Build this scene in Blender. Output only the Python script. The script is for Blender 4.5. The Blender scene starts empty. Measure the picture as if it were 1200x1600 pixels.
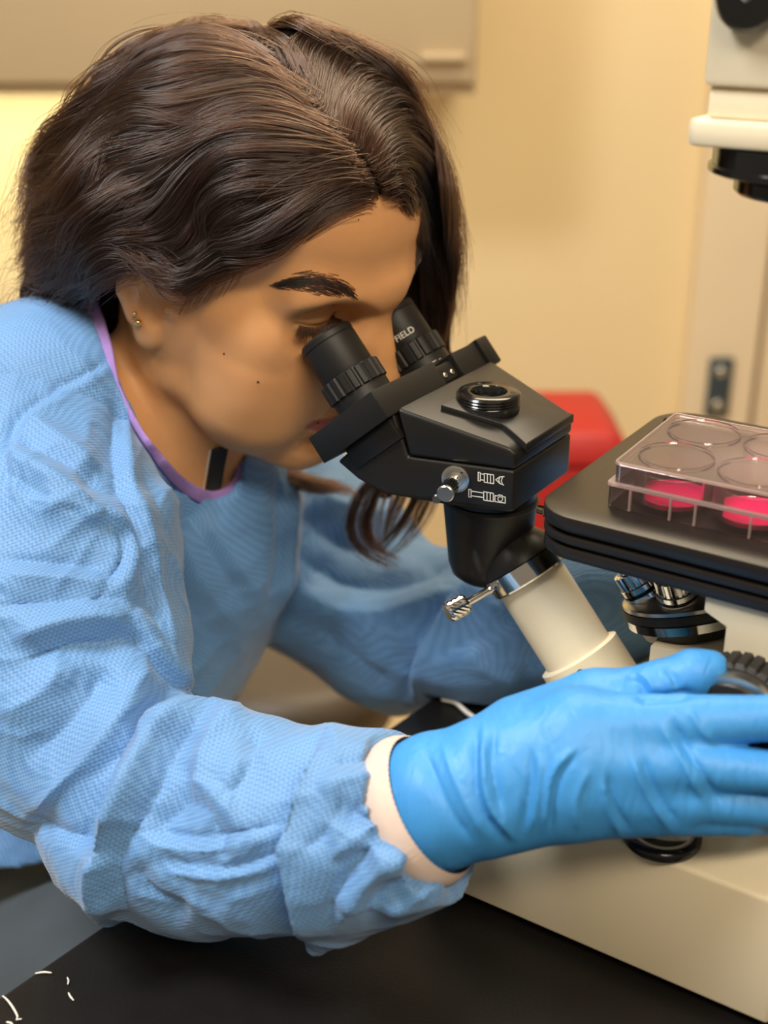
import bpy, bmesh, math, random
import numpy as np
from mathutils import Vector, Matrix
from mathutils.bvhtree import BVHTree

random.seed(7)
rng = np.random.default_rng(7)
scene = bpy.context.scene
COL = scene.collection

# ------------------------------------------------------------------ camera
PITCH = math.radians(23.9)
FPX = 2000.0                       # focal length in pixels of the 1200x1600 frame
CAM = np.array([0.0, 0.0, 0.46])   # height above the bench top (bench top is z = 0)
cd = bpy.data.cameras.new('camera')
cam = bpy.data.objects.new('camera', cd)
COL.objects.link(cam)
cam.location = CAM
cam.rotation_euler = (math.pi / 2 - PITCH, 0, 0)
cd.sensor_fit = 'HORIZONTAL'
cd.sensor_width = 36.0
cd.lens = 36.0 * FPX / 1200.0
cd.clip_start = 0.02
cd.dof.use_dof = True
cd.dof.focus_distance = 0.655
cd.dof.aperture_fstop = 6.5
scene.camera = cam

# ------------------------------------------------------------------ world, lights, exposure
world = bpy.data.worlds.new('world')
scene.world = world
world.use_nodes = True
wbg = world.node_tree.nodes['Background']
wbg.inputs[0].default_value = (1.0, 0.84, 0.62, 1)
wbg.inputs[1].default_value = 0.24


def area(name, loc, target, sx, sy, power, colour):
    l = bpy.data.lights.new(name, 'AREA')
    l.shape = 'RECTANGLE'
    l.size, l.size_y = sx, sy
    l.energy = power
    l.color = colour
    o = bpy.data.objects.new(name, l)
    COL.objects.link(o)
    o.location = loc
    d = Vector(target) - Vector(loc)
    o.rotation_euler = d.to_track_quat('-Z', 'Y').to_euler()
    return o


# ceiling fluorescent fittings of the lab (2.65 m above the floor, 1.75 m above the bench)
area('ceiling_lamp_left', (-0.85, 0.35, 1.70), (-0.55, 0.55, 0.0), 0.35, 0.9, 52, (0.96, 0.97, 0.97))
area('ceiling_lamp_front', (0.45, -0.75, 1.70), (0.0, 0.5, 0.2), 1.2, 0.4, 44, (1.0, 0.86, 0.66))
area('ceiling_lamp_back', (0.35, 1.60, 1.70), (0.30, 1.45, 0.0), 1.2, 0.6, 34, (1.0, 0.84, 0.60))
area('under_cabinet_lamp', (-0.75, 2.32, 0.232), (-0.75, 2.42, -0.4), 1.2, 0.06, 5.5, (1.0, 0.96, 0.68))

scene.view_settings.view_transform = 'Standard'
scene.view_settings.look = 'None'
scene.view_settings.gamma = 1.0
scene.view_settings.use_curve_mapping = False
scene.view_settings.exposure = 0.0

# ------------------------------------------------------------------ coordinates
CF = np.array([0, math.cos(PITCH), -math.sin(PITCH)])
CU = np.array([0, math.sin(PITCH), math.cos(PITCH)])
CR = np.array([1.0, 0, 0])


def P(x, y, d):
    """world point seen at photo position (x, y) at distance d along the lens axis"""
    return CAM + d * ((x - 600) / FPX * CR + (800 - y) / FPX * CU + CF)


def proj(Q):
    q = np.asarray(Q) - CAM
    d = q @ CF
    return 600 + FPX * (q @ CR) / d, 800 - FPX * (q @ CU) / d, d


YAW = math.radians(-33.5)          # the microscope stands turned on the bench
E1 = np.array([math.cos(YAW), math.sin(YAW), 0])
E2 = np.array([-math.sin(YAW), math.cos(YAW), 0])
E3 = np.array([0, 0, 1.0])
MO = np.array([0.184, 0.568, 0.0])


def LW(l):
    """microscope-local millimetres -> world metres"""
    l = np.asarray(l, float) / 1000.0
    return MO + l[..., 0:1] * E1 + l[..., 1:2] * E2 + l[..., 2:3] * E3


def WL(w):
    q = np.asarray(w) - MO
    return np.stack([q @ E1, q @ E2, q @ E3], -1) * 1000.0


def ray_plane(x, y, p0, n):
    r = P(x, y, 1.0) - CAM
    return CAM + r * (((p0 - CAM) @ n) / (r @ n))


def onY(x, y, c):
    return ray_plane(x, y, LW([0, c, 0]), E2)


def onZ(x, y, c):
    return ray_plane(x, y, np.array([0, 0, c / 1000.0]), E3)


# ------------------------------------------------------------------ materials
def new_mat(name):
    m = bpy.data.materials.new(name)
    m.use_nodes = True
    nt = m.node_tree
    return m, nt, nt.nodes['Principled BSDF']


def N(nt, typ, **kw):
    n = nt.nodes.new(typ)
    for k, v in kw.items():
        setattr(n, k, v)
    return n


def mat(name, col, rough=0.5, metal=0.0, var=0.06, scale=40.0, bump=0.0, bscale=300.0, spec=0.5, coat=0.0):
    """plain surface with slight procedural variation of colour and fine relief"""
    m, nt, b = new_mat(name)
    tc = N(nt, 'ShaderNodeTexCoord')
    nz = N(nt, 'ShaderNodeTexNoise')
    nz.inputs['Scale'].default_value = scale
    nz.inputs['Detail'].default_value = 4
    nt.links.new(tc.outputs['Object'], nz.inputs['Vector'])
    mx = N(nt, 'ShaderNodeMix', data_type='RGBA')
    c = np.array(col)
    mx.inputs[6].default_value = (*np.clip(c * (1 - var), 0, 1), 1)
    mx.inputs[7].default_value = (*np.clip(c * (1 + var), 0, 1), 1)
    nt.links.new(nz.outputs['Fac'], mx.inputs[0])
    nt.links.new(mx.outputs[2], b.inputs['Base Color'])
    b.inputs['Roughness'].default_value = rough
    b.inputs['Metallic'].default_value = metal
    b.inputs['Specular IOR Level'].default_value = spec
    b.inputs['Coat Weight'].default_value = coat
    if bump > 0:
        n2 = N(nt, 'ShaderNodeTexNoise')
        n2.inputs['Scale'].default_value = bscale
        n2.inputs['Detail'].default_value = 3
        nt.links.new(tc.outputs['Object'], n2.inputs['Vector'])
        bp = N(nt, 'ShaderNodeBump')
        bp.inputs['Strength'].default_value = bump
        bp.inputs['Distance'].default_value = 0.001
        nt.links.new(n2.outputs['Fac'], bp.inputs['Height'])
        nt.links.new(bp.outputs['Normal'], b.inputs['Normal'])
    return m


M = {}
M['wall'] = mat('wall_paint', (0.74, 0.60, 0.36), 0.85, bump=0.1, bscale=120, scale=2)
M['ceiling'] = mat('ceiling_paint', (0.75, 0.70, 0.58), 0.9)
M['floor'] = mat('floor_vinyl', (0.56, 0.43, 0.25), 0.45, scale=6, var=0.1)
M['cabinet'] = mat('cabinet_laminate', (0.50, 0.39, 0.24), 0.6, scale=5)
M['door'] = mat('door_paint', (0.74, 0.62, 0.44), 0.6, scale=4)
M['hinge'] = mat('hinge_steel', (0.06, 0.09, 0.12), 0.45, metal=0.6)
M['screw'] = mat('screw_steel', (0.75, 0.72, 0.66), 0.25, metal=1.0)
M['red'] = mat('red_plastic', (0.42, 0.014, 0.011), 0.5, scale=10)
M['bench'] = mat('bench_resin', (0.0075, 0.0065, 0.006), 0.42, scale=60, var=0.3, bump=0.12, bscale=500, spec=0.35)
M['cream'] = mat('cream_enamel', (0.80, 0.70, 0.51), 0.38, scale=30, var=0.03, bump=0.06, bscale=1500)
M['black'] = mat('black_enamel', (0.011, 0.010, 0.0092), 0.46, spec=0.35, scale=80, var=0.2, bump=0.10, bscale=2500)
M['satin'] = mat('satin_black', (0.012, 0.0108, 0.0098), 0.38, spec=0.35, scale=80, var=0.15, bump=0.05, bscale=2500)
M['gloss'] = mat('gloss_black', (0.008, 0.008, 0.008), 0.16, scale=60, var=0.1)
M['stage'] = mat('stage_black', (0.014, 0.011, 0.009), 0.34, spec=0.4, scale=60, var=0.15, bump=0.05, bscale=1800)
M['edge'] = mat('worn_edge', (0.10, 0.085, 0.07), 0.35, scale=60)
M['chrome'] = mat('chrome', (0.80, 0.78, 0.75), 0.10, metal=1.0, var=0.02)
M['steel'] = mat('brushed_steel', (0.62, 0.59, 0.54), 0.28, metal=1.0, var=0.05)
M['white'] = mat('white_print', (0.80, 0.78, 0.72), 0.5, var=0.02)
M['rubber'] = mat('rubber_knob', (0.017, 0.015, 0.013), 0.5, scale=90, var=0.2)
M['stool'] = mat('stool_vinyl', (0.075, 0.052, 0.030), 0.5, scale=12)
M['paper'] = mat('white_plastic', (0.78, 0.74, 0.66), 0.6)
M['cuff'] = mat('knit_cuff', (0.66, 0.52, 0.455), 0.85, scale=300, var=0.06)
M['purple'] = mat('purple_cotton', (0.33, 0.20, 0.50), 0.85, scale=400, var=0.15, bump=0.5, bscale=900)
M['strap'] = mat('black_strap', (0.010, 0.010, 0.010), 0.7, scale=200, var=0.2, bump=0.3, bscale=1500)
M['trousers'] = mat('grey_cotton', (0.055, 0.068, 0.080), 0.85, scale=30, var=0.2, bump=0.4, bscale=200)  # grey darkened to carry the body's shadow over the lap
M['gold'] = mat('gold', (0.85, 0.60, 0.25), 0.15, metal=1.0, var=0.02)
M['mole'] = mat('mole', (0.07, 0.03, 0.015), 0.6)


def clear_plastic(name, tint, fac_scale=1.0, milky=0.10):
    m = bpy.data.materials.new(name)
    m.use_nodes = True
    nt = m.node_tree
    nt.nodes.clear()
    out = N(nt, 'ShaderNodeOutputMaterial')
    mix = N(nt, 'ShaderNodeMixShader')
    tr = N(nt, 'ShaderNodeBsdfTransparent')
    tr.inputs[0].default_value = (*tint, 1)
    gl = N(nt, 'ShaderNodeBsdfGlossy')
    gl.inputs['Roughness'].default_value = 0.06
    fr = N(nt, 'ShaderNodeFresnel')
    fr.inputs['IOR'].default_value = 1.0 + 0.5 * fac_scale
    tc = N(nt, 'ShaderNodeTexCoord')
    nz = N(nt, 'ShaderNodeTexNoise')
    nz.inputs['Scale'].default_value = 60
    bp = N(nt, 'ShaderNodeBump')
    bp.inputs['Strength'].default_value = 0.25
    bp.inputs['Distance'].default_value = 0.001
    nt.links.new(tc.outputs['Object'], nz.inputs['Vector'])
    nt.links.new(nz.outputs['Fac'], bp.inputs['Height'])
    nt.links.new(bp.outputs['Normal'], gl.inputs['Normal'])
    nt.links.new(fr.outputs[0], mix.inputs[0])
    nt.links.new(tr.outputs[0], mix.inputs[1])
    nt.links.new(gl.outputs[0], mix.inputs[2])
    df = N(nt, 'ShaderNodeBsdfTranslucent')
    df.inputs[0].default_value = (0.95, 0.74, 0.69, 1)  # pinkish haze: pink reflections in the lid, put into the colour
    d2 = N(nt, 'ShaderNodeBsdfDiffuse')
    d2.inputs[0].default_value = (0.95, 0.74, 0.69, 1)
    ad = N(nt, 'ShaderNodeMixShader')
    nt.links.new(df.outputs[0], ad.inputs[1])
    nt.links.new(d2.outputs[0], ad.inputs[2])
    m2 = N(nt, 'ShaderNodeMixShader')
    m2.inputs[0].default_value = milky
    nt.links.new(mix.outputs[0], m2.inputs[1])
    nt.links.new(ad.outputs[0], m2.inputs[2])
    nt.links.new(m2.outputs[0], out.inputs[0])
    return m


M['clear'] = clear_plastic('clear_polystyrene', (0.98, 0.96, 0.955), 1.0, 0.05)
M['rim'] = clear_plastic('clear_rim_plastic', (0.95, 0.93, 0.92), 1.0, 0.30)  # milkier mix, paints the bright edges of the plastic
M['clear2'] = clear_plastic('clear_well_plastic', (0.98, 0.97, 0.97), 0.5, 0.035)
m, nt, b = new_mat('pink_medium')
b.inputs['Base Color'].default_value = (0.86, 0.012, 0.16, 1)
b.inputs['Roughness'].default_value = 0.05
b.inputs['Subsurface Weight'].default_value = 0.4
b.inputs['Subsurface Radius'].default_value = (0.01, 0.002, 0.004)
nz = N(nt, 'ShaderNodeTexNoise')
nz.inputs['Scale'].default_value = 25
rp = N(nt, 'ShaderNodeValToRGB')
rp.color_ramp.elements[0].color = (0.62, 0.004, 0.09, 1)
rp.color_ramp.elements[1].color = (0.80, 0.010, 0.15, 1)
nt.links.new(nz.outputs['Fac'], rp.inputs[0])
nt.links.new(rp.outputs[0], b.inputs['Base Color'])
M['pink'] = m


def fabric():
    """blue non-woven gown cloth: small embossed dots in a lattice"""
    m, nt, b = new_mat('gown_fabric')
    tc = N(nt, 'ShaderNodeTexCoord')
    mp = N(nt, 'ShaderNodeMapping')
    mp.inputs['Rotation'].default_value = (0.5, 0.35, 0.6)
    nt.links.new(tc.outputs['Object'], mp.inputs['Vector'])
    k = 2 * math.pi / 0.00175
    sep = N(nt, 'ShaderNodeSeparateXYZ')
    nt.links.new(mp.outputs[0], sep.inputs[0])
    prev = None
    for i in range(3):
        mu = N(nt, 'ShaderNodeMath', operation='MULTIPLY')
        mu.inputs[1].default_value = k
        nt.links.new(sep.outputs[i], mu.inputs[0])
        sn = N(nt, 'ShaderNodeMath', operation='SINE')
        nt.links.new(mu.outputs[0], sn.inputs[0])
        if prev is None:
            prev = sn
        else:
            ad = N(nt, 'ShaderNodeMath', operation='ADD')
            nt.links.new(prev.outputs[0], ad.inputs[0])
            nt.links.new(sn.outputs[0], ad.inputs[1])
            prev = ad
    mr = N(nt, 'ShaderNodeMapRange')
    mr.inputs['From Min'].default_value = -2.2
    mr.inputs['From Max'].default_value = 2.2
    nt.links.new(prev.outputs[0], mr.inputs['Value'])
    nz = N(nt, 'ShaderNodeTexNoise')
    nz.inputs['Scale'].default_value = 14
    nz.inputs['Detail'].default_value = 5
    nt.links.new(tc.outputs['Object'], nz.inputs['Vector'])
    mx = N(nt, 'ShaderNodeMix', data_type='RGBA')
    mx.inputs[6].default_value = (0.105, 0.275, 0.610, 1)
    mx.inputs[7].default_value = (0.190, 0.415, 0.760, 1)
    nt.links.new(mr.outputs[0], mx.inputs[0])
    mx2 = N(nt, 'ShaderNodeMix', data_type='RGBA', blend_type='MULTIPLY')
    mx2.inputs[0].default_value = 0.35
    nt.links.new(mx.outputs[2], mx2.inputs[6])
    nt.links.new(nz.outputs['Fac'], mx2.inputs[7])
    nt.links.new(mx2.outputs[2], b.inputs['Base Color'])
    b.inputs['Roughness'].default_value = 0.62
    b.inputs['Sheen Weight'].default_value = 0.25
    b.inputs['Sheen Roughness'].default_value = 0.5
    bp = N(nt, 'ShaderNodeBump')
    bp.inputs['Strength'].default_value = 0.40
    bp.inputs['Distance'].default_value = 0.0006
    nt.links.new(mr.outputs[0], bp.inputs['Height'])
    n3 = N(nt, 'ShaderNodeTexNoise')
    n3.inputs['Scale'].default_value = 45
    n3.inputs['Detail'].default_value = 3
    n3.inputs['Distortion'].default_value = 0.8
    nt.links.new(tc.outputs['Object'], n3.inputs['Vector'])
    b2 = N(nt, 'ShaderNodeBump')
    b2.inputs['Strength'].default_value = 0.35
    b2.inputs['Distance'].default_value = 0.004
    nt.links.new(n3.outputs['Fac'], b2.inputs['Height'])
    nt.links.new(b2.outputs['Normal'], bp.inputs['Normal'])
    nt.links.new(bp.outputs['Normal'], b.inputs['Normal'])
    return m


M['gown'] = fabric()


def nitrile():
    m, nt, b = new_mat('nitrile_glove')
    tc = N(nt, 'ShaderNodeTexCoord')
    nz = N(nt, 'ShaderNodeTexNoise')
    nz.inputs['Scale'].default_value = 30
    nz.inputs['Detail'].default_value = 4
    nt.links.new(tc.outputs['Object'], nz.inputs['Vector'])
    mx = N(nt, 'ShaderNodeMix', data_type='RGBA')
    mx.inputs[6].default_value = (0.040, 0.255, 0.640, 1)
    mx.inputs[7].default_value = (0.065, 0.330, 0.740, 1)
    nt.links.new(nz.outputs['Fac'], mx.inputs[0])
    nt.links.new(mx.outputs[2], b.inputs['Base Color'])
    b.inputs['Roughness'].default_value = 0.5
    b.inputs['Subsurface Weight'].default_value = 0.08
    b.inputs['Subsurface Radius'].default_value = (0.002, 0.004, 0.006)
    wv = N(nt, 'ShaderNodeTexNoise')
    wv.inputs['Scale'].default_value = 80
    wv.inputs['Detail'].default_value = 2
    wv.inputs['Distortion'].default_value = 1.2
    mp = N(nt, 'ShaderNodeMapping')
    mp.inputs['Scale'].default_value = (1.6, 1.0, 0.35)
    nt.links.new(tc.outputs['Object'], mp.inputs['Vector'])
    nt.links.new(mp.outputs[0], wv.inputs['Vector'])
    bp = N(nt, 'ShaderNodeBump')
    bp.inputs['Strength'].default_value = 0.35
    bp.inputs['Distance'].default_value = 0.0025
    nt.links.new(wv.outputs['Fac'], bp.inputs['Height'])
    nt.links.new(bp.outputs['Normal'], b.inputs['Normal'])
    return m


M['glove'] = nitrile()


def skin():
    m, nt, b = new_mat('skin')
    at = N(nt, 'ShaderNodeAttribute')
    at.attribute_name = 'tone'
    tc = N(nt, 'ShaderNodeTexCoord')
    nz = N(nt, 'ShaderNodeTexNoise')
    nz.inputs['Scale'].default_value = 60
    nz.inputs['Detail'].default_value = 6
    nt.links.new(tc.outputs['Object'], nz.inputs['Vector'])
    mx = N(nt, 'ShaderNodeMix', data_type='RGBA', blend_type='MULTIPLY')
    mx.inputs[0].default_value = 0.22
    nt.links.new(at.outputs['Color'], mx.inputs[6])
    rp = N(nt, 'ShaderNodeValToRGB')
    rp.color_ramp.elements[0].position = 0.3
    rp.color_ramp.elements[0].color = (0.80, 0.68, 0.62, 1)
    rp.color_ramp.elements[1].position = 0.7
    rp.color_ramp.elements[1].color = (1, 1, 1, 1)
    nt.links.new(nz.outputs['Fac'], rp.inputs[0])
    nt.links.new(rp.outputs[0], mx.inputs[7])
    nt.links.new(mx.outputs[2], b.inputs['Base Color'])
    b.inputs['Roughness'].default_value = 0.52
    b.inputs['Specular IOR Level'].default_value = 0.4
    b.inputs['Subsurface Weight'].default_value = 0.22
    b.inputs['Subsurface Radius'].default_value = (0.008, 0.003, 0.0015)
    n2 = N(nt, 'ShaderNodeTexNoise')
    n2.inputs['Scale'].default_value = 1100
    nt.links.new(tc.outputs['Object'], n2.inputs['Vector'])
    bp = N(nt, 'ShaderNodeBump')
    bp.inputs['Strength'].default_value = 0.12
    bp.inputs['Distance'].default_value = 0.0004
    nt.links.new(n2.outputs['Fac'], bp.inputs['Height'])
    nt.links.new(bp.outputs['Normal'], b.inputs['Normal'])
    return m


M['skin'] = skin()


def hairmat(name, col, rough):
    m = bpy.data.materials.new(name)
    m.use_nodes = True
    nt = m.node_tree
    nt.nodes.clear()
    out = N(nt, 'ShaderNodeOutputMaterial')
    h = N(nt, 'ShaderNodeBsdfHairPrincipled')
    h.parametrization = 'COLOR'
    info = N(nt, 'ShaderNodeHairInfo')
    rp = N(nt, 'ShaderNodeValToRGB')
    c = np.array(col)
    rp.color_ramp.elements[0].color = (*(c * 0.6), 1)
    rp.color_ramp.elements[1].color = (*(c * 1.7), 1)
    nt.links.new(info.outputs['Random'], rp.inputs[0])
    nt.links.new(rp.outputs[0], h.inputs['Color'])
    h.inputs['Roughness'].default_value = rough
    h.inputs['Radial Roughness'].default_value = 0.4
    nt.links.new(h.outputs[0], out.inputs[0])
    return m


M['hair'] = hairmat('hair_strands', (0.0150, 0.0062, 0.0032), 0.22)
M['brow'] = hairmat('brow_hair', (0.005, 0.003, 0.002), 0.5)
M['hairbase'] = mat('hair_underlayer', (0.008, 0.004, 0.0025), 0.9, spec=0.08, scale=200, var=0.4, bump=0.5, bscale=400)


# ------------------------------------------------------------------ object helpers
def obj(name, V, F, m, parent=None, smooth=True, auto=None, bevel=0, bseg=2):
    me = bpy.data.meshes.new(name)
    V = np.asarray(V, float)
    me.from_pydata([tuple(v) for v in V] if len(V) < 20000 else V.tolist(), [], F if isinstance(F, list) else F.tolist())
    me.validate()
    if bevel > 0 or auto is not None:
        bm = bmesh.new()
        bm.from_mesh(me)
        bmesh.ops.remove_doubles(bm, verts=bm.verts, dist=1e-6)
        bmesh.ops.recalc_face_normals(bm, faces=bm.faces)
        if bevel > 0:
            es = [e for e in bm.edges if len(e.link_faces) == 2 and e.calc_face_angle(0) > 0.35]
            bmesh.ops.bevel(bm, geom=es, offset=bevel, segments=bseg, affect='EDGES', profile=0.5, clamp_overlap=True)
        a = auto if auto is not None else 0.7
        for f in bm.faces:
            f.smooth = smooth
        for e in bm.edges:
            e.smooth = not (len(e.link_faces) != 2 or e.calc_face_angle(0) > a)
        bm.to_mesh(me)
        bm.free()
    else:
        me.polygons.foreach_set('use_smooth', [smooth] * len(me.polygons))
    me.materials.append(m)
    o = bpy.data.objects.new(name, me)
    COL.objects.link(o)
    if parent is not None:
        adopt(o, parent)
    return o


def adopt(o, parent):
    o.parent = parent
    # every mesh is written in world coordinates, only the Empties carry a location
    o.matrix_parent_inverse = Matrix.Translation(parent.location).inverted() if parent.type == 'EMPTY' else Matrix.Identity(4)


def tag(o, label=None, cat=None, group=None, kind=None):
    if label:
        o['label'] = label
    if cat:
        o['category'] = cat
    if group:
        o['group'] = group
    if kind:
        o['kind'] = kind
    return o


def thing(name, loc, label, cat, group=None):
    o = bpy.data.objects.new(name, None)
    o.empty_display_size = 0.02
    COL.objects.link(o)
    o.location = tuple(loc)
    return tag(o, label, cat, group)


def prism(poly, lo, hi):
    """polygon (list of 3D points builder f(h)) extruded: poly is (n,2), returned as unit coordinates (a,b,h)"""
    n = len(poly)
    V = [(a, b, lo) for a, b in poly] + [(a, b, hi) for a, b in poly]
    F = [list(range(n))[::-1], list(range(n, 2 * n))] + [[i, (i + 1) % n, n + (i + 1) % n, n + i] for i in range(n)]
    return np.array(V, float), F


def boxV(x0, x1, y0, y1, z0, z1):
    V = np.array([(x, y, z) for z in (z0, z1) for x, y in ((x0, y0), (x1, y0), (x1, y1), (x0, y1))], float)
    F = [[3, 2, 1, 0], [4, 5, 6, 7], [0, 1, 5, 4], [1, 2, 6, 5], [2, 3, 7, 6], [3, 0, 4, 7]]
    return V, F


def lathe(prof, c, axis, segs=48, gear=None, close=True):
    """profile [(r,h)] turned about axis through c (metres, world). gear: (count, depth, [profile indices])"""
    axis = np.asarray(axis, float)
    axis = axis / np.linalg.norm(axis)
    t = np.array([0, 0, 1.0]) if abs(axis[2]) < 0.9 else np.array([1.0, 0, 0])
    u = np.cross(t, axis)
    u /= np.linalg.norm(u)
    v = np.cross(axis, u)
    V, F = [], []
    for k, (r, h) in enumerate(prof):
        for i in range(segs):
            a = 2 * math.pi * i / segs
            rr = r
            if gear and k in gear[2]:
                ph = (i * gear[0] / segs) % 1.0
                rr = r - (gear[1] if ph >= 0.6 else 0)
            V.append(c + axis * h + rr * (math.cos(a) * u + math.sin(a) * v))
    n = len(prof)
    for k in range(n - 1):
        for i in range(segs):
            j = (i + 1) % segs
            F.append([k * segs + i, k * segs + j, (k + 1) * segs + j, (k + 1) * segs + i])
    if close:
        F.append([i for i in range(segs)][::-1])
        F.append([(n - 1) * segs + i for i in range(segs)])
    return np.array(V), F


def rrect(x0, x1, y0, y1, r, n=6):
    pts = []
    for cx, cy, a0 in ((x1 - r, y1 - r, 0), (x0 + r, y1 - r, 90), (x0 + r, y0 + r, 180), (x1 - r, y0 + r, 270)):
        for i in range(n + 1):
            a = math.radians(a0 + 90 * i / n)
            pts.append((cx + r * math.cos(a), cy + r * math.sin(a)))
    return pts


def resample(pts, n):
    pts = np.asarray(pts, float)
    if len(pts) == 1:
        return np.repeat(pts, n, 0)
    # Catmull-Rom dense, then even arc length
    q = np.vstack([2 * pts[0] - pts[1], pts, 2 * pts[-1] - pts[-2]])
    out = []
    for i in range(1, len(q) - 2):
        for t in np.linspace(0, 1, 12, endpoint=False):
            a, b, c, d = q[i - 1], q[i], q[i + 1], q[i + 2]
            out.append(0.5 * (2 * b + (c - a) * t + (2 * a - 5 * b + 4 * c - d) * t * t + (3 * b - a - 3 * c + d) * t ** 3))
    out.append(pts[-1])
    out = np.array(out)
    s = np.r_[0, np.cumsum(np.linalg.norm(np.diff(out, axis=0), axis=1))]
    u = np.linspace(0, s[-1], n)
    return np.stack([np.interp(u, s, out[:, k]) for k in range(out.shape[1])], -1)


def sweep(pts, rad, segs=10, flat=None):
    """tube along 3D points; rad scalar or list; flat=(a,b,normal vectors) makes a ribbon section"""
    pts = np.asarray(pts, float)
    n = len(pts)
    rad = np.broadcast_to(np.asarray(rad, float), (n,))
    T = np.gradient(pts, axis=0)
    T /= np.linalg.norm(T, axis=1)[:, None] + 1e-12
    up = np.array([0, 0, 1.0]) if abs(T[0][2]) < 0.9 else np.array([1.0, 0, 0])
    u = np.cross(T[0], up)
    u /= np.linalg.norm(u)
    V, F = [], []
    for i in range(n):
        u = u - T[i] * (u @ T[i])
        u /= np.linalg.norm(u)
        v = np.cross(T[i], u)
        for k in range(segs):
            a = 2 * math.pi * k / segs
            V.append(pts[i] + rad[i] * (math.cos(a) * u + math.sin(a) * v))
    for i in range(n - 1):
        for k in range(segs):
            j = (k + 1) % segs
            F.append([i * segs + k, i * segs + j, (i + 1) * segs + j, (i + 1) * segs + k])
    F.append(list(range(segs))[::-1])
    F.append([(n - 1) * segs + k for k in range(segs)])
    return np.array(V), F


def merge(parts):
    Vs, Fs, o = [], [], 0
    for V, F in parts:
        Vs.append(V)
        Fs += [[i + o for i in f] for f in F]
        o += len(V)
    return np.vstack(Vs), Fs


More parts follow.
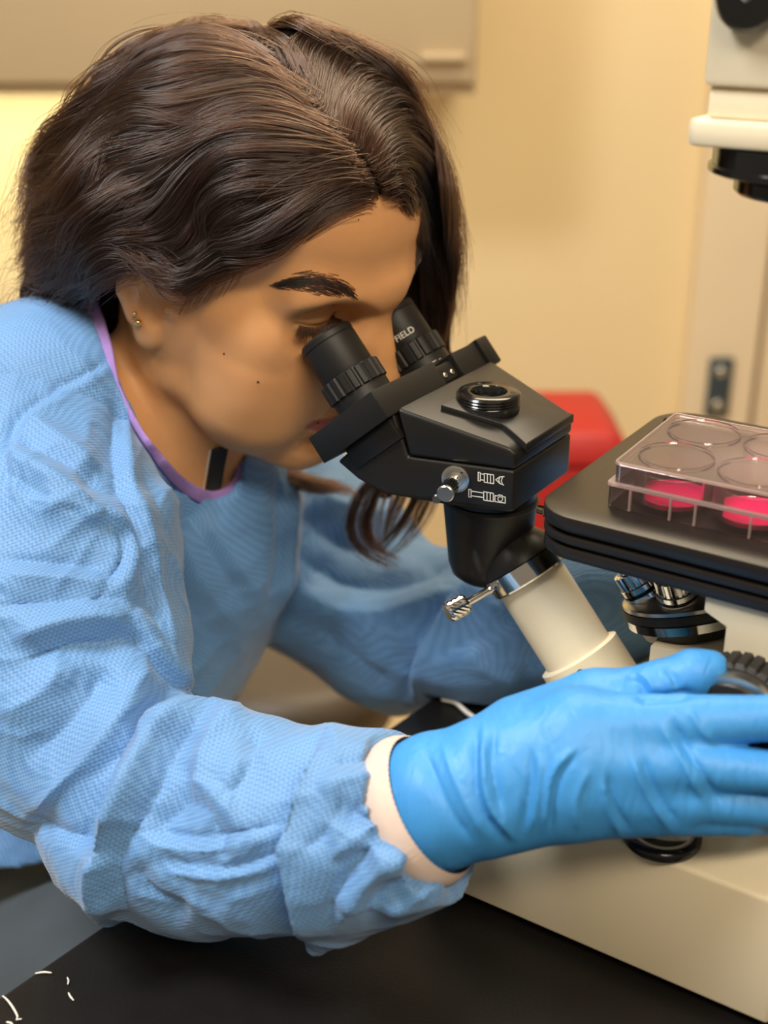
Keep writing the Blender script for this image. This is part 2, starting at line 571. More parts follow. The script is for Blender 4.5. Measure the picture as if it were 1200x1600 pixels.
# ------------------------------------------------------------------ signed-distance modelling (for body, cloth, gloves)
class Field:
    def __init__(self, lo, hi, h):
        self.h = h
        self.lo = np.array(lo, float)
        self.n = np.ceil((np.array(hi, float) - self.lo) / h).astype(int) + 1
        self.ax = [(self.lo[i] + h * np.arange(self.n[i])).astype(np.float32) for i in range(3)]
        self.f = np.full(self.n, 1.0, np.float32)

    def sub(self, lo, hi):
        i0 = np.clip(np.floor((np.array(lo) - self.lo) / self.h).astype(int), 0, self.n)
        i1 = np.clip(np.ceil((np.array(hi) - self.lo) / self.h).astype(int) + 1, 0, self.n)
        sl = tuple(slice(a, b) for a, b in zip(i0, i1))
        if any(s.stop <= s.start for s in sl):
            return None, None
        X = self.ax[0][sl[0]][:, None, None]
        Y = self.ax[1][sl[1]][None, :, None]
        Z = self.ax[2][sl[2]][None, None, :]
        return sl, (X, Y, Z)

    @staticmethod
    def _cone(X, Y, Z, a, b, ra, rb):
        d = np.array(b, float) - np.array(a, float)
        L = float(d @ d) + 1e-12
        t = np.clip(((X - a[0]) * d[0] + (Y - a[1]) * d[1] + (Z - a[2]) * d[2]) / L, 0, 1).astype(np.float32)
        q = np.sqrt((X - a[0] - t * d[0]) ** 2 + (Y - a[1] - t * d[1]) ** 2 + (Z - a[2] - t * d[2]) ** 2)
        return (q - (ra + t * (rb - ra))).astype(np.float32)

    @staticmethod
    def _ell(X, Y, Z, c, r, R=None):
        x, y, z = X - c[0], Y - c[1], Z - c[2]
        if R is not None:
            x, y, z = (R[0, 0] * x + R[1, 0] * y + R[2, 0] * z, R[0, 1] * x + R[1, 1] * y + R[2, 1] * z, R[0, 2] * x + R[1, 2] * y + R[2, 2] * z)
        k0 = np.sqrt((x / r[0]) ** 2 + (y / r[1]) ** 2 + (z / r[2]) ** 2)
        k1 = np.sqrt((x / r[0] ** 2) ** 2 + (y / r[1] ** 2) ** 2 + (z / r[2] ** 2) ** 2) + 1e-9
        return (k0 * (k0 - 1) / k1).astype(np.float32)

    def _apply(self, sl, d, k, op):
        g = self.f[sl]
        if op == 'add':
            if k > 0:
                h = np.maximum(k - np.abs(g - d), 0) / k
                self.f[sl] = np.minimum(g, d) - h * h * k * 0.25
            else:
                self.f[sl] = np.minimum(g, d)
        else:
            d = -d
            if k > 0:
                h = np.maximum(k - np.abs(g - d), 0) / k
                self.f[sl] = np.maximum(g, d) + h * h * k * 0.25
            else:
                self.f[sl] = np.maximum(g, d)

    def cone(self, a, b, ra, rb, k=0.0, op='add'):
        m = max(ra, rb) + k + 4 * self.h
        sl, c = self.sub(np.minimum(a, b) - m, np.maximum(a, b) + m)
        if sl:
            self._apply(sl, self._cone(*c, a, b, ra, rb), k, op)

    def ball(self, c, r, k=0.0, op='add'):
        self.cone(c, np.asarray(c, float) + 1e-6, r, r, k, op)

    def ell(self, c, r, k=0.0, op='add', R=None):
        m = max(r) + k + 4 * self.h
        sl, g = self.sub(np.array(c) - m, np.array(c) + m)
        if sl:
            self._apply(sl, self._ell(*g, c, r, R), k, op)

    def chain(self, pts, rads, k=0.0, op='add'):
        for i in range(len(pts) - 1):
            self.cone(pts[i], pts[i + 1], rads[i], rads[i + 1], k, op)

    def mesh(self):
        """naive surface nets"""
        f = self.f
        s = f < 0
        n = f.shape
        cnt = np.zeros((n[0] - 1, n[1] - 1, n[2] - 1), np.uint8)
        for dx in (0, 1):
            for dy in (0, 1):
                for dz in (0, 1):
                    cnt += s[dx:n[0] - 1 + dx, dy:n[1] - 1 + dy, dz:n[2] - 1 + dz]
        act = np.argwhere((cnt > 0) & (cnt < 8))
        idx = np.full(cnt.shape, -1, np.int32)
        idx[act[:, 0], act[:, 1], act[:, 2]] = np.arange(len(act))
        acc = np.zeros((len(act), 3))
        num = np.zeros(len(act))
        corners = [(a, b, c) for a in (0, 1) for b in (0, 1) for c in (0, 1)]
        cv = {c: f[act[:, 0] + c[0], act[:, 1] + c[1], act[:, 2] + c[2]] for c in corners}
        for c in corners:
            for ax in range(3):
                if c[ax] == 0:
                    e = list(c)
                    e[ax] = 1
                    e = tuple(e)
                    a, b = cv[c], cv[e]
                    x = (a < 0) != (b < 0)
                    t = np.where(x, a / np.where(x, a - b, 1), 0)
                    p = np.tile(np.array(c, float), (len(act), 1))
                    p[:, ax] += t
                    acc[x] += p[x]
                    num[x] += 1
        V = self.lo + self.h * (act + acc / num[:, None])
        F = []
        for ax in range(3):
            o1, o2 = (ax + 1) % 3, (ax + 2) % 3
            sl0 = [slice(None)] * 3
            sl1 = [slice(None)] * 3
            sl0[ax] = slice(0, n[ax] - 1)
            sl1[ax] = slice(1, n[ax])
            ch = s[tuple(sl0)] != s[tuple(sl1)]
            E = np.argwhere(ch)
            E = E[(E[:, o1] > 0) & (E[:, o1] < n[o1] - 1) & (E[:, o2] > 0) & (E[:, o2] < n[o2] - 1)]
            ins = s[E[:, 0], E[:, 1], E[:, 2]]
            q = []
            for d1, d2 in ((-1, -1), (0, -1), (0, 0), (-1, 0)):
                e = E.copy()
                e[:, o1] += d1
                e[:, o2] += d2
                q.append(idx[e[:, 0], e[:, 1], e[:, 2]])
            q = np.stack(q, -1)
            q[~ins] = q[~ins][:, ::-1]
            F.append(q)
        F = np.vstack(F)
        F = F[(F >= 0).all(1)]
        return V, F


def smooth_mesh(V, F, it=2, lam=0.5):
    for _ in range(it):
        acc = np.zeros_like(V)
        num = np.zeros(len(V))
        for a, b in ((0, 1), (1, 2), (2, 3), (3, 0)):
            np.add.at(acc, F[:, a], V[F[:, b]])
            np.add.at(acc, F[:, b], V[F[:, a]])
            np.add.at(num, F[:, a], 1)
            np.add.at(num, F[:, b], 1)
        V = V + lam * (acc / np.maximum(num, 1)[:, None] - V)
    return V


def vnormals(V, F):
    a = np.cross(V[F[:, 2]] - V[F[:, 0]], V[F[:, 3]] - V[F[:, 1]])
    n = np.zeros_like(V)
    for k in range(4):
        np.add.at(n, F[:, k], a)
    return n / (np.linalg.norm(n, axis=1)[:, None] + 1e-12)


def poly_sd(poly, x, y):
    """signed distance (inside positive) to polygon"""
    poly = np.asarray(poly, float)
    d = np.full(np.broadcast(x, y).shape, 1e9)
    ins = np.zeros(d.shape, bool)
    for i in range(len(poly)):
        a, b = poly[i], poly[(i + 1) % len(poly)]
        e = b - a
        t = np.clip(((x - a[0]) * e[0] + (y - a[1]) * e[1]) / (e @ e), 0, 1)
        d = np.minimum(d, (x - a[0] - t * e[0]) ** 2 + (y - a[1] - t * e[1]) ** 2)
        c = ((a[1] > y) != (b[1] > y))
        with np.errstate(divide='ignore', invalid='ignore'):
            xi = a[0] + (y - a[1]) / (b[1] - a[1] + 1e-12) * e[0]
        ins ^= c & (x < xi)
    return np.where(ins, np.sqrt(d), -np.sqrt(d))


def line_sd(pts, x, y):
    """distance to open polyline and side sign (+ = right-hand side going along, in image coordinates)"""
    pts = np.asarray(pts, float)
    best = np.full(x.shape, 1e9)
    sg = np.zeros(x.shape)
    tt = np.zeros(x.shape)
    n = len(pts) - 1
    for i in range(n):
        a, b = pts[i], pts[i + 1]
        e = b - a
        t = np.clip(((x - a[0]) * e[0] + (y - a[1]) * e[1]) / (e @ e), 0, 1)
        dx, dy = x - a[0] - t * e[0], y - a[1] - t * e[1]
        d = np.hypot(dx, dy)
        m = d < best
        best = np.where(m, d, best)
        sg = np.where(m, np.sign(e[0] * dy - e[1] * dx), sg)
        tt = np.where(m, (i + t) / n, tt)
    return best, sg, tt


def apply_folds(V, F, folds, it_norm=1):
    """raise ridges / press creases along lines drawn on the side that faces us"""
    nrm = vnormals(V, F)
    x, y, d = proj(V)
    view = CAM - V
    view /= np.linalg.norm(view, axis=1)[:, None]
    face = np.clip((nrm * view).sum(1) * 2.0 + 0.1, 0, 1)
    disp = np.zeros(len(V))
    for kind, pts, amp, w in folds:
        p = resample(pts, 14) if len(pts) > 2 else np.asarray(pts, float)
        lo, hi = p.min(0) - 5 * w, p.max(0) + 5 * w
        m = (x > lo[0]) & (x < hi[0]) & (y > lo[1]) & (y < hi[1]) & (face > 0)
        if not m.any():
            continue
        dist, sg, t = line_sd(p, x[m], y[m])
        endf = np.clip(np.minimum(t, 1 - t) * 5 + 0.15, 0, 1)
        if w >= 13 and kind in 'rv':
            amp, w = amp * 1.3, w * 1.5
        ramp = np.clip(dist / 9.0, 0, 1)
        ramp = ramp * ramp * (3 - 2 * ramp)
        if kind == 'r':
            g = np.exp(-(dist / w) ** 1.1)
        elif kind == 'v':
            g = -np.exp(-(dist / w) ** 1.2)
        elif kind == 's':      # step: right side stands proud, left side pressed in
            g = ramp * np.where(sg > 0, np.exp(-dist / w), -0.8 * np.exp(-dist / (w * 0.6)))
        else:                  # 'S': left side proud
            g = ramp * np.where(sg < 0, np.exp(-dist / w), -0.8 * np.exp(-dist / (w * 0.6)))
        disp[m] += amp / 1000.0 * g * endf * face[m]
    return V + nrm * disp[:, None]


def bvh_of(V, F):
    return BVHTree.FromPolygons([tuple(v) for v in V], [tuple(int(i) for i in f) for f in F])


def cast(bvh, x, y):
    d = P(x, y, 1.0) - CAM
    h = bvh.ray_cast(Vector(CAM), Vector(d).normalized())
    if h[0] is None:
        return None
    return np.array(h[0]), np.array(h[1])


#@@SETTING
# ------------------------------------------------------------------ the room
def slab(name, V, F, m):
    o = obj(name, V, F, m, smooth=False)
    tag(o, kind='structure')
    return o


V, F = boxV(-3.0, 3.0, -2.0, 2.6, -0.95, -0.90)
slab('floor', V, F, M['floor'])
V, F = boxV(-3.0, 3.0, -2.0, 2.6, 1.75, 1.80)
slab('ceiling', V, F, M['ceiling'])
V, F = boxV(-3.0, 3.0, 2.50, 2.58, -0.90, 1.75)
slab('wall_back', V, F, M['wall'])

# door and frame on the back wall, right
dx0 = P(1062, 450, 2.62)[0]
V, F = boxV(dx0, dx0 + 0.135, 2.455, 2.50, -0.90, 1.2)
slab('trim_1', V, F, M['door'])
V, F = boxV(dx0 + 0.150, dx0 + 1.05, 2.465, 2.50, -0.90, 1.2)
dr = obj('door_1', V, F, M['door'], bevel=0.004)
tag(dr, 'pale painted door at the picture edge behind the microscope', kind='structure')
hp = P(1113, 592, 2.62)
V, F = boxV(hp[0] - 0.024, hp[0] + 0.024, 2.443, 2.454, hp[2] - 0.062, hp[2] + 0.062)
hinge = obj('hinge', V, F, M['hinge'], dr, bevel=0.003)
for s in (-0.035, 0.035):
    V, F = lathe([(0.010, 0), (0.010, 0.002), (0.006, 0.004)], np.array([hp[0], 2.443, hp[2] + s]), (0, -1, 0), 16)
    obj('screw', V, F, M['screw'], hinge)

# overhead cabinets on the back wall, left
cz = P(300, 138, 2.1)[2]
cab_r = P(728, 100, 2.25)[0]
uc = thing('wall_cabinet', (cab_r - 1.2, 2.3, cz), 'beige overhead wall cabinet behind the head', 'cabinet')
V, F = boxV(cab_r - 2.4, cab_r, 2.10, 2.50, cz, cz + 0.75)
obj('body', V, F, M['cabinet'], uc, bevel=0.004)
for k in range(2):
    x1 = cab_r - 1.2 * k - 0.004
    V, F = boxV(x1 - 1.192, x1, 2.08, 2.099, cz + 0.02, cz + 0.74)
    dd = obj('door', V, F, M['cabinet'], uc, bevel=0.003)
    V, F = boxV(x1 - 0.085, x1 - 0.015, 2.062, 2.079, cz + 0.052, cz + 0.064)
    obj('handle', V, F, M['cabinet'], dd, bevel=0.003)
uc.children[0]['label'] = 'beige laminate carcass'

# red waste bin standing on the floor beyond the bench
bx = P(898, 640, 1.95)
by = bx[1]
bw = 0.085
rb = thing('waste_bin', (bx[0] - 0.02, by, -0.90), 'tall red plastic waste bin behind the microscope head', 'bin')
Vb = np.array([(-0.11, -0.09, 0), (0.07, -0.09, 0), (0.07, 0.09, 0), (-0.11, 0.09, 0),
               (-0.13, -0.11, 0.66), (0.098, -0.11, 0.66), (0.098, 0.11, 0.66), (-0.13, 0.11, 0.66)]) + np.array([bx[0] - 0.02, by, -0.90])
obj('body', Vb, boxV(0, 1, 0, 1, 0, 1)[1], M['red'], rb, bevel=0.01)
top = bx[2] + 0.90
Vl = np.array([(-0.135, -0.115, 0.662), (0.103, -0.115, 0.662), (0.103, 0.115, 0.662), (-0.135, 0.115, 0.662),
               (-0.12, -0.10, top), (0.066, -0.10, top), (0.066, 0.10, top), (-0.12, 0.10, top)]) + np.array([bx[0] - 0.02, by, -0.90])
obj('lid', Vl, boxV(0, 1, 0, 1, 0, 1)[1], M['red'], rb, bevel=0.012)

# stool under the far end of the bench
sc_ = P(455, 1020, 1.55)
st = thing('lab_stool', (sc_[0], sc_[1], -0.90), 'round brown padded stool behind the seated person', 'stool')
V, F = lathe([(0.02, -0.09), (0.10, -0.09), (0.125, -0.075), (0.135, -0.03), (0.13, -0.005), (0.10, 0.006), (0.02, 0.008)], sc_, (0, 0, 1), 40)
obj('seat', V, F, M['stool'], st)
V, F = lathe([(0.025, 0), (0.025, sc_[2] + 0.90 - 0.1)], np.array([sc_[0], sc_[1], -0.86]), (0, 0, 1), 16)
obj('post', V, F, M['steel'], st)
for k in range(5):
    a = k * 2 * math.pi / 5
    tip = np.array([sc_[0] + 0.24 * math.cos(a), sc_[1] + 0.24 * math.sin(a), -0.88])
    V, F = sweep([np.array([sc_[0], sc_[1], -0.83]), (tip + np.array([sc_[0], sc_[1], -0.83])) / 2 + np.array([0, 0, 0.01]), tip], [0.022, 0.018, 0.016], 10)
    obj('leg', V, F, M['steel'], st)

# ------------------------------------------------------------------ bench
bt = thing('lab_bench', LW([0, 0, -900]), 'black resin laboratory bench top under the microscope', 'bench')
a0 = onZ(-300, 1555 + 300 * 0.69, 0)
a1 = onZ(160, 1445, 0)
dirb = (a1 - a0) / np.linalg.norm(a1 - a0)
nb = np.array([dirb[1], -dirb[0], 0])
A = a1 - dirb * 0.75
B = a1 + dirb * 0.53
Cc = B + nb * 1.1
D = A + nb * 1.1
V = np.array([*(np.array([q[0], q[1], -0.030]) for q in (A, D, Cc, B)), *(np.array([q[0], q[1], 0.0]) for q in (A, D, Cc, B))])
obj('bench_top', V, boxV(0, 1, 0, 1, 0, 1)[1], M['bench'], bt, bevel=0.003)
for i, (s, t) in enumerate(((0.25, 0.35), (1.15, 0.35), (1.15, 1.0), (0.25, 1.0))):
    q = A + dirb * s + nb * t
    V, F = boxV(q[0] - 0.025, q[0] + 0.025, q[1] - 0.025, q[1] + 0.025, -0.90, -0.031)
    obj('leg', V, F, M['cabinet'], bt, smooth=False)

# loose fibres and shavings lying on the bench
shav = [([(90 - 35, 1521), (68, 1519), (81, 1520)], 'longest straight white shaving beside the bench edge', 0.0012),
        ([(105, 1527), (107, 1532), (106, 1538)], 'tiny upright white shaving beyond the slanted one', 0.0010),
        ([(107, 1551), (110, 1557), (115, 1563)], 'small slanted white shaving below the tiny upright one', 0.0011),
        ([(4, 1556), (12, 1563), (22, 1577), (28, 1590), (25, 1593), (34, 1592)], 'curly cream fibre squiggle at the bench corner', 0.0013),
        ([(10, 1597), (18, 1599), (20, 1606)], 'cut-off white shaving below the squiggle at the picture edge', 0.0012)]
for pts, lab, r in shav:
    q = resample([onZ(x, y, r * 1000) for x, y in pts], 10)
    V, F = sweep(q, 0.42 * r * (0.6 + 0.5 * np.sin(np.linspace(0.3, 2.9, 10))), 6)
    tag(obj('shaving', V, F, M['paper']), lab, 'shaving', 'white shavings on the bench')
# cable on the far part of the bench
q = resample([onZ(690, 1092, 2), onZ(712, 1098, 2), onZ(728, 1112, 2), onZ(742, 1122, 2)], 14)
V, F = sweep(q, 0.0016, 8)
tag(obj('cable', V, F, M['paper']), 'short pale cable lying on the bench behind the cuff', 'cable')
#@@SCOPE
# ------------------------------------------------------------------ microscope
scope = thing('microscope', LW([0, 0, 0]), 'cream and black inverted laboratory microscope with binocular head', 'microscope')


def lobj(name, V, F, m, parent=scope, **kw):
    return obj(name, LW(V), F, m, parent, **kw)


def xz_prism(poly, y0, y1, wfun=None):
    """profile in local x,z extruded along local y; wfun(x) scales the half width"""
    V, F = prism(poly, y0, y1)
    out = np.empty_like(V)
    for i, (x, z, y) in enumerate(V):
        out[i] = (x, y * (wfun(x) if wfun else 1.0), z)
    return out, F


# base with rounded front
V, F = xz_prism([(-126, 5), (63, 5), (63, 75), (-66, 75), (-126, 26)], -109, 109)
base = lobj('base', V, F, M['cream'], bevel=0.0025, bseg=3)
for x, y in ((-110, -92), (45, -92), (-110, 92), (45, 92)):
    V, F = lathe([(0.011, 0), (0.012, 0.005)], LW([x, y, 0]), E3, 20)
    obj('foot', V, F, M['rubber'], base)
# upright body with the notch for the nosepiece
V, F = xz_prism([(8, 75.3), (170, 75.3), (170, 190), (-3, 190), (-3, 195.0), (7, 186)][::1], -63, 63)
poly = [(8, 5), (150, 5), (150, 189.5), (-3, 189.5), (-3, 187.5), (7, 183.5)]
V, F = xz_prism([(8, 75.3), (64, 75.3), (64, 5), (150, 5), (150, 189.5), (-3.5, 189.5), (-3.5, 181), (7.5, 176)], -63, 63)
col_ = lobj('upright', V, F, M['cream'], bevel=0.001)
V, F = xz_prism([(-38, 75.3), (7.5, 75.3), (7.5, 143), (-38, 138)], -34, 34)
lobj('front_block', V, F, M['cream'], bevel=0.001)
hole = onY(1143, 1027, -63.3)
V, F = lathe([(0.0014, 0), (0.0012, 0.0004)], hole, -E2, 16)
obj('screw_hole', V, F, M['gloss'], col_)
# black round cap on the base top
V, F = lathe([(0.0175, 0), (0.0185, 0.0015), (0.0185, 0.0045), (0.016, 0.006), (0.013, 0.006), (0.012, 0.004)], onZ(1033, 1312, 75.2), E3, 48)
obj('base_cap', V, F, M['gloss'], base)

# focus knobs, both sides
kn = onY(1152, 1116, -84)
kl = WL(kn)
for sgn in (-1, 1):
    c0 = LW([kl[0], 63.2 * sgn, kl[2]])
    ax = E2 * sgn
    V, F = lathe([(0.014, 0), (0.014, 0.008)], c0, ax, 40)
    kb = obj('focus_knob', V, F, M['steel'], scope)
    kb['label'] = 'black ribbed focus knob with a graduated ring'
    V, F = lathe([(0.0225, 0.008), (0.0255, 0.009), (0.0255, 0.021), (0.0235, 0.0225)], c0, ax, 140, gear=(28, 0.0016, [1, 2]))
    obj('ribbed_grip', V, F, M['rubber'], kb, auto=0.5)
    V, F = lathe([(0.0225, 0.0226), (0.0222, 0.0275), (0.0195, 0.0285)], c0, ax, 72)
    obj('graduated_ring', V, F, M['steel'], kb, auto=0.5)
    V, F = lathe([(0.0190, 0.0286), (0.0190, 0.031), (0.0145, 0.0315), (0.0145, 0.040), (0.012, 0.041)], c0, ax, 72)
    obj('fine_knob', V, F, M['rubber'], kb, auto=0.5)

# stage of three stacked black plates with rounded left end
layers = [(205.2, 212.5, 0, 'stage'), (202.4, 205.1, 3.0, 'groove'), (198.4, 202.3, 0.4, 'stage'), (196.2, 198.3, 3.0, 'groove'), (190.0, 196.1, 0.8, 'stage')]
V, F = prism(rrect(-93, 150, -67, 108, 22, 10), 205.2, 212.5)
stage = lobj('stage', V, F, M['stage'], bevel=0.0008)
for z0, z1, ins, nm in layers[1:]:
    V, F = prism(rrect(-93 + ins, 150 - ins, -67 + ins, 108 - ins, 22 - ins * 0.7, 10), z0, z1)
    lobj('stage_plate' if nm == 'stage' else 'stage_groove', V, F, M['stage'] if nm == 'stage' else M['gloss'], stage, bevel=0.0007 if nm == 'stage' else 0)
V, F = lathe([(0.0032, 0), (0.0032, 0.004), (0.0022, 0.0045), (0.0022, 0.008)], LW([-93, -40, 200]), -E1, 20)
obj('stage_screw', V, F, M['gold'], stage)
bd = onZ(1040, 651, 212.8)
V, F = lathe([(0.004, 0), (0.004, 0.002), (0.003, 0.0032)], LW([-82, 84, 212.6]), E3, 20)
obj('stage_stud', V, F, M['gloss'], stage)

# nosepiece (turret) below the stage with objectives
nc = LW([-32, 0, 151])
na = -0.30 * E1 + 0.10 * E2 + 0.95 * E3
na /= np.linalg.norm(na)
V, F = lathe([(0.012, -0.020), (0.026, -0.016), (0.029, -0.010)], nc, na, 64)
nose = obj('nosepiece', V, F, M['gloss'], scope, auto=0.5)
V, F = lathe([(0.029, -0.0100), (0.0325, -0.0095), (0.033, -0.005), (0.031, -0.0042)], nc, na, 96)
obj('lower_ring', V, F, M['chrome'], nose, auto=0.5)
V, F = lathe([(0.033, -0.0042), (0.0345, -0.0038), (0.0345, 0.0005), (0.033, 0.001)], nc, na, 180, gear=(90, 0.0006, [1, 2]))
obj('grip_ring', V, F, M['rubber'], nose, auto=0.5)
V, F = lathe([(0.0338, 0.001), (0.0338, 0.0028), (0.031, 0.0048), (0.012, 0.009), (0.002, 0.0095)], nc, na, 96)
obj('turret', V, F, M['steel'], nose, auto=0.5)
u = E1 - na * (E1 @ na)
u /= np.linalg.norm(u)
w = np.cross(na, u)
for k in range(5):
    a = math.radians(180 + 72 * k + 28)
    o_ = u * math.cos(a) + w * math.sin(a)
    ax = na * 0.93 + o_ * 0.37
    ax /= np.linalg.norm(ax)
    c0 = nc + o_ * 0.020 + na * 0.004
    L = (0.022, 0.027, 0.024, 0.026, 0.022)[k]
    V, F = lathe([(0.0105, 0), (0.0105, 0.005), (0.0100, 0.0056), (0.0100, 0.0066), (0.0105, 0.0072), (0.0105, 0.010), (0.0098, 0.0105), (0.0098, 0.018), (0.0075, 0.0185), (0.006, L), (0.003, L + 0.001)],
                 c0, ax, 80, gear=(20, 0.0009, [6, 7]))
    ob_ = obj('objective', V, F, M['chrome'], nose, auto=0.5)
    V, F = lathe([(0.01055, 0.0052), (0.01055, 0.0064)], c0, ax, 48, close=False)
    obj('black_band', V, F, M['gloss'], ob_)

# slanted observation tube
TH = math.radians(50)
tdir = math.cos(TH) * E1 - math.sin(TH) * E3          # down along the eyepieces
ndir = math.sin(TH) * E1 + math.cos(TH) * E3
rc = onY(822, 893, 0)
V, F = lathe([(0.0200, 0.004), (0.0200, 0.062), (0.0205, 0.064)], rc, tdir, 72)
tube = obj('observation_tube', V, F, M['cream'], scope, auto=0.6)
V, F = lathe([(0.0215, 0.0535), (0.0238, 0.0545), (0.0238, 0.115)], rc, tdir, 72)
slv = obj('tube_sleeve', V, F, M['cream'], tube, auto=0.6)
sh = onY(916, 1027, -22.6)
V, F = lathe([(0.0019, -0.0006), (0.0019, 0.0009), (0.0012, 0.0009)], rc + tdir * 0.0595 - 0.0236 * (E2 * 0.90 - ndir * 0.43) / 1.0, -(E2 * 0.90 - ndir * 0.43), 18)
obj('screw_hole', V, F, M['gloss'], slv)
V, F = lathe([(0.0200, -0.0065), (0.0232, -0.0060), (0.0232, 0.0035), (0.0225, 0.0045), (0.0200, 0.0046)], rc, tdir, 96)
ring = obj('clamp_ring', V, F, M['chrome'], scope, auto=0.5)
V, F = lathe([(0.0165, -0.040), (0.0165, -0.020), (0.0225, -0.0115), (0.0232, -0.0066), (0.02, -0.0066)], rc, tdir, 72)
obj('elbow', V, F, M['satin'], scope, auto=0.6)
s0, s1 = P(777, 915, 0.708), P(704, 956, 0.700)
dv = (s1 - s0) / np.linalg.norm(s1 - s0)
LL = np.linalg.norm(s1 - s0)
V, F = lathe([(0.0032, -0.004), (0.0032, 0.004), (0.0022, 0.0045), (0.0022, LL - 0.011), (0.0035, LL - 0.0105)], s0, dv, 32)
ts = obj('thumbscrew', V, F, M['chrome'], ring, auto=0.5)
# cross-knurled screw head: each diamond a raised facet
nk, nr = 28, 8
Vk, Fk = [], []
uu = np.cross(dv, E3)
uu /= np.linalg.norm(uu)
vv = np.cross(dv, uu)
for j in range(nr + 1):
    for i in range(nk):
        a = 2 * math.pi * i / nk
        r = 0.0056 + (0.0004 if (i + j) % 2 else 0)
        if j in (0, nr):
            r = 0.0050
        Vk.append(s0 + dv * (LL - 0.0105 + 0.0125 * j / nr) + r * (math.cos(a) * uu + math.sin(a) * vv))
for j in range(nr):
    for i in range(nk):
        k = (i + 1) % nk
        Fk.append([j * nk + i, j * nk + k, (j + 1) * nk + k, (j + 1) * nk + i])
Fk += [list(range(nk))[::-1], [nr * nk + i for i in range(nk)]]
obj('knurled_head', np.array(Vk), Fk, M['chrome'], ts, smooth=False)

# viewing head
wf = lambda x: float(np.interp(x, [-230, -177, -118.5, -100], [52, 50, 33, 30]))
V, F = xz_prism([(-119, 191), (-119, 214.2), (-173.5, 215.2), (-182, 238), (-217, 204), (-204, 196.5), (-187, 191.5), (-150, 190.5)], -1, 1, wf)
head = lobj('viewing_head', V, F, M['satin'], bevel=0.0016, bseg=3)
V, F = xz_prism([(-118.6, 214.7), (-118.6, 223.5), (-122, 226.5), (-180, 241.5), (-173.0, 215.7)], -1, 1, wf)
lid = lobj('top_cover', V, F, M['satin'], head, bevel=0.0022, bseg=3)
lid['label'] = 'satin black sloping top cover'
# raised plateau carrying the camera port
zt = lambda x: 241.5 + (x + 180) * (15.0 / -58.0)
pl_ = [(688, 637), (786, 655), (823, 694)]
pa = [WL(onZ(x, y, zt(-150))) for x, y in pl_]
xs = [pa[0][0], pa[1][0], pa[2][0]]
pts2 = [(-178, -14), (-166, -26), (-150, -29), (-131, -24), (-121, -10), (-121, 10), (-131, 24), (-150, 29), (-166, 26), (-178, 14)]
nP = len(pts2)
Vp = [(x, y, zt(x) - 0.5) for x, y in pts2] + [(-152 + (x + 152) * 0.82, y * 0.78, zt(x) + 3.0) for x, y in pts2]
Fp = [list(range(nP))[::-1], list(range(nP, 2 * nP))] + [[i, (i + 1) % nP, nP + (i + 1) % nP, nP + i] for i in range(nP)]
# wedge facet on the near side: sharp triangular step
a_, b_, c_ = [WL(onZ(x, y, z)) for (x, y), z in zip(pl_, (239, 235, 228))]
top3 = np.array([a_, b_, c_])
mir = top3 * np.array([1, -1, 1])
Vw = np.vstack([top3, mir[::-1]])
Vw[:, 2] = [zt(q[0]) + 3.2 for q in Vw]
Vd = Vw.copy()
Vd[:, 2] -= 5
n6 = 6
Fw = [list(range(n6)), [n6 + i for i in range(n6)][::-1]] + [[i, n6 + i, n6 + (i + 1) % n6, (i + 1) % n6] for i in range(n6)]
lobj('raised_wedge', np.vstack([Vw, Vd]), Fw, M['satin'], head, bevel=0.0008)
# threaded camera port
pz = 237.5
pc = onZ(763, 628, pz)
V, F = lathe([(0.0165, -0.006), (0.0172, 0.0), (0.0165, 0.0008), (0.0172, 0.0016), (0.0165, 0.0024), (0.0172, 0.0032), (0.0165, 0.004), (0.0172, 0.0048), (0.0165, 0.0056), (0.0160, 0.0062), (0.0100, 0.0062), (0.0088, 0.0045), (0.0085, -0.004)], pc, E3, 64)
port = obj('camera_port', V, F, M['gloss'], head, auto=0.9)
for k in range(3):
    a = k * 2.09 + 0.4
    V, F = lathe([(0.0014, 0), (0.0012, 0.0002)], pc + E3 * 0.0062 + 0.013 * (math.cos(a) * E1 + math.sin(a) * E2), E3, 12)
    obj('pin_hole', V, F, M['black'], port)
# vertical prism housing below the head
V, F = lathe([(0.010, -0.062), (0.0165, -0.0615), (0.0205, -0.058), (0.0225, -0.052), (0.0262, -0.0155), (0.0268, -0.0140), (0.0262, -0.0125), (0.0250, -0.012), (0.0245, 0.003)], LW([-150, 0, 194]), E3, 72)
obj('prism_housing', V, F, M['satin'], head, auto=0.6)


# crossbar that carries the eyepieces; t along the eyepiece axis, n across it
def tn(t, y, n):
    return MO + (t * tdir + n * ndir + y * E2) / 1000.0


def tbox(t0, t1, y0, y1, n0, n1):
    V, F = boxV(t0, t1, y0, y1, n0, n1)
    return np.array([tn(*v) for v in V]), F


V, F = tbox(-312, -300, -57, 57, -37, 12)
bar = obj('eyepiece_bar', V, F, M['black'], scope, bevel=0.0008)
bar['label'] = 'black crossbar carrying the two eyepieces'


def barblock(y0, y1, ch0, ch1):
    poly = [(y0 + ch0, 15.5), (y1 - ch1, 15.5), (y1, 15.5 - ch1 * 0.8), (y1, -38), (y0, -38), (y0, 15.5 - ch0 * 0.5)]
    V, F = prism(poly, -314.5, -298.5)
    return np.array([tn(h, y, n) for y, n, h in V]), F


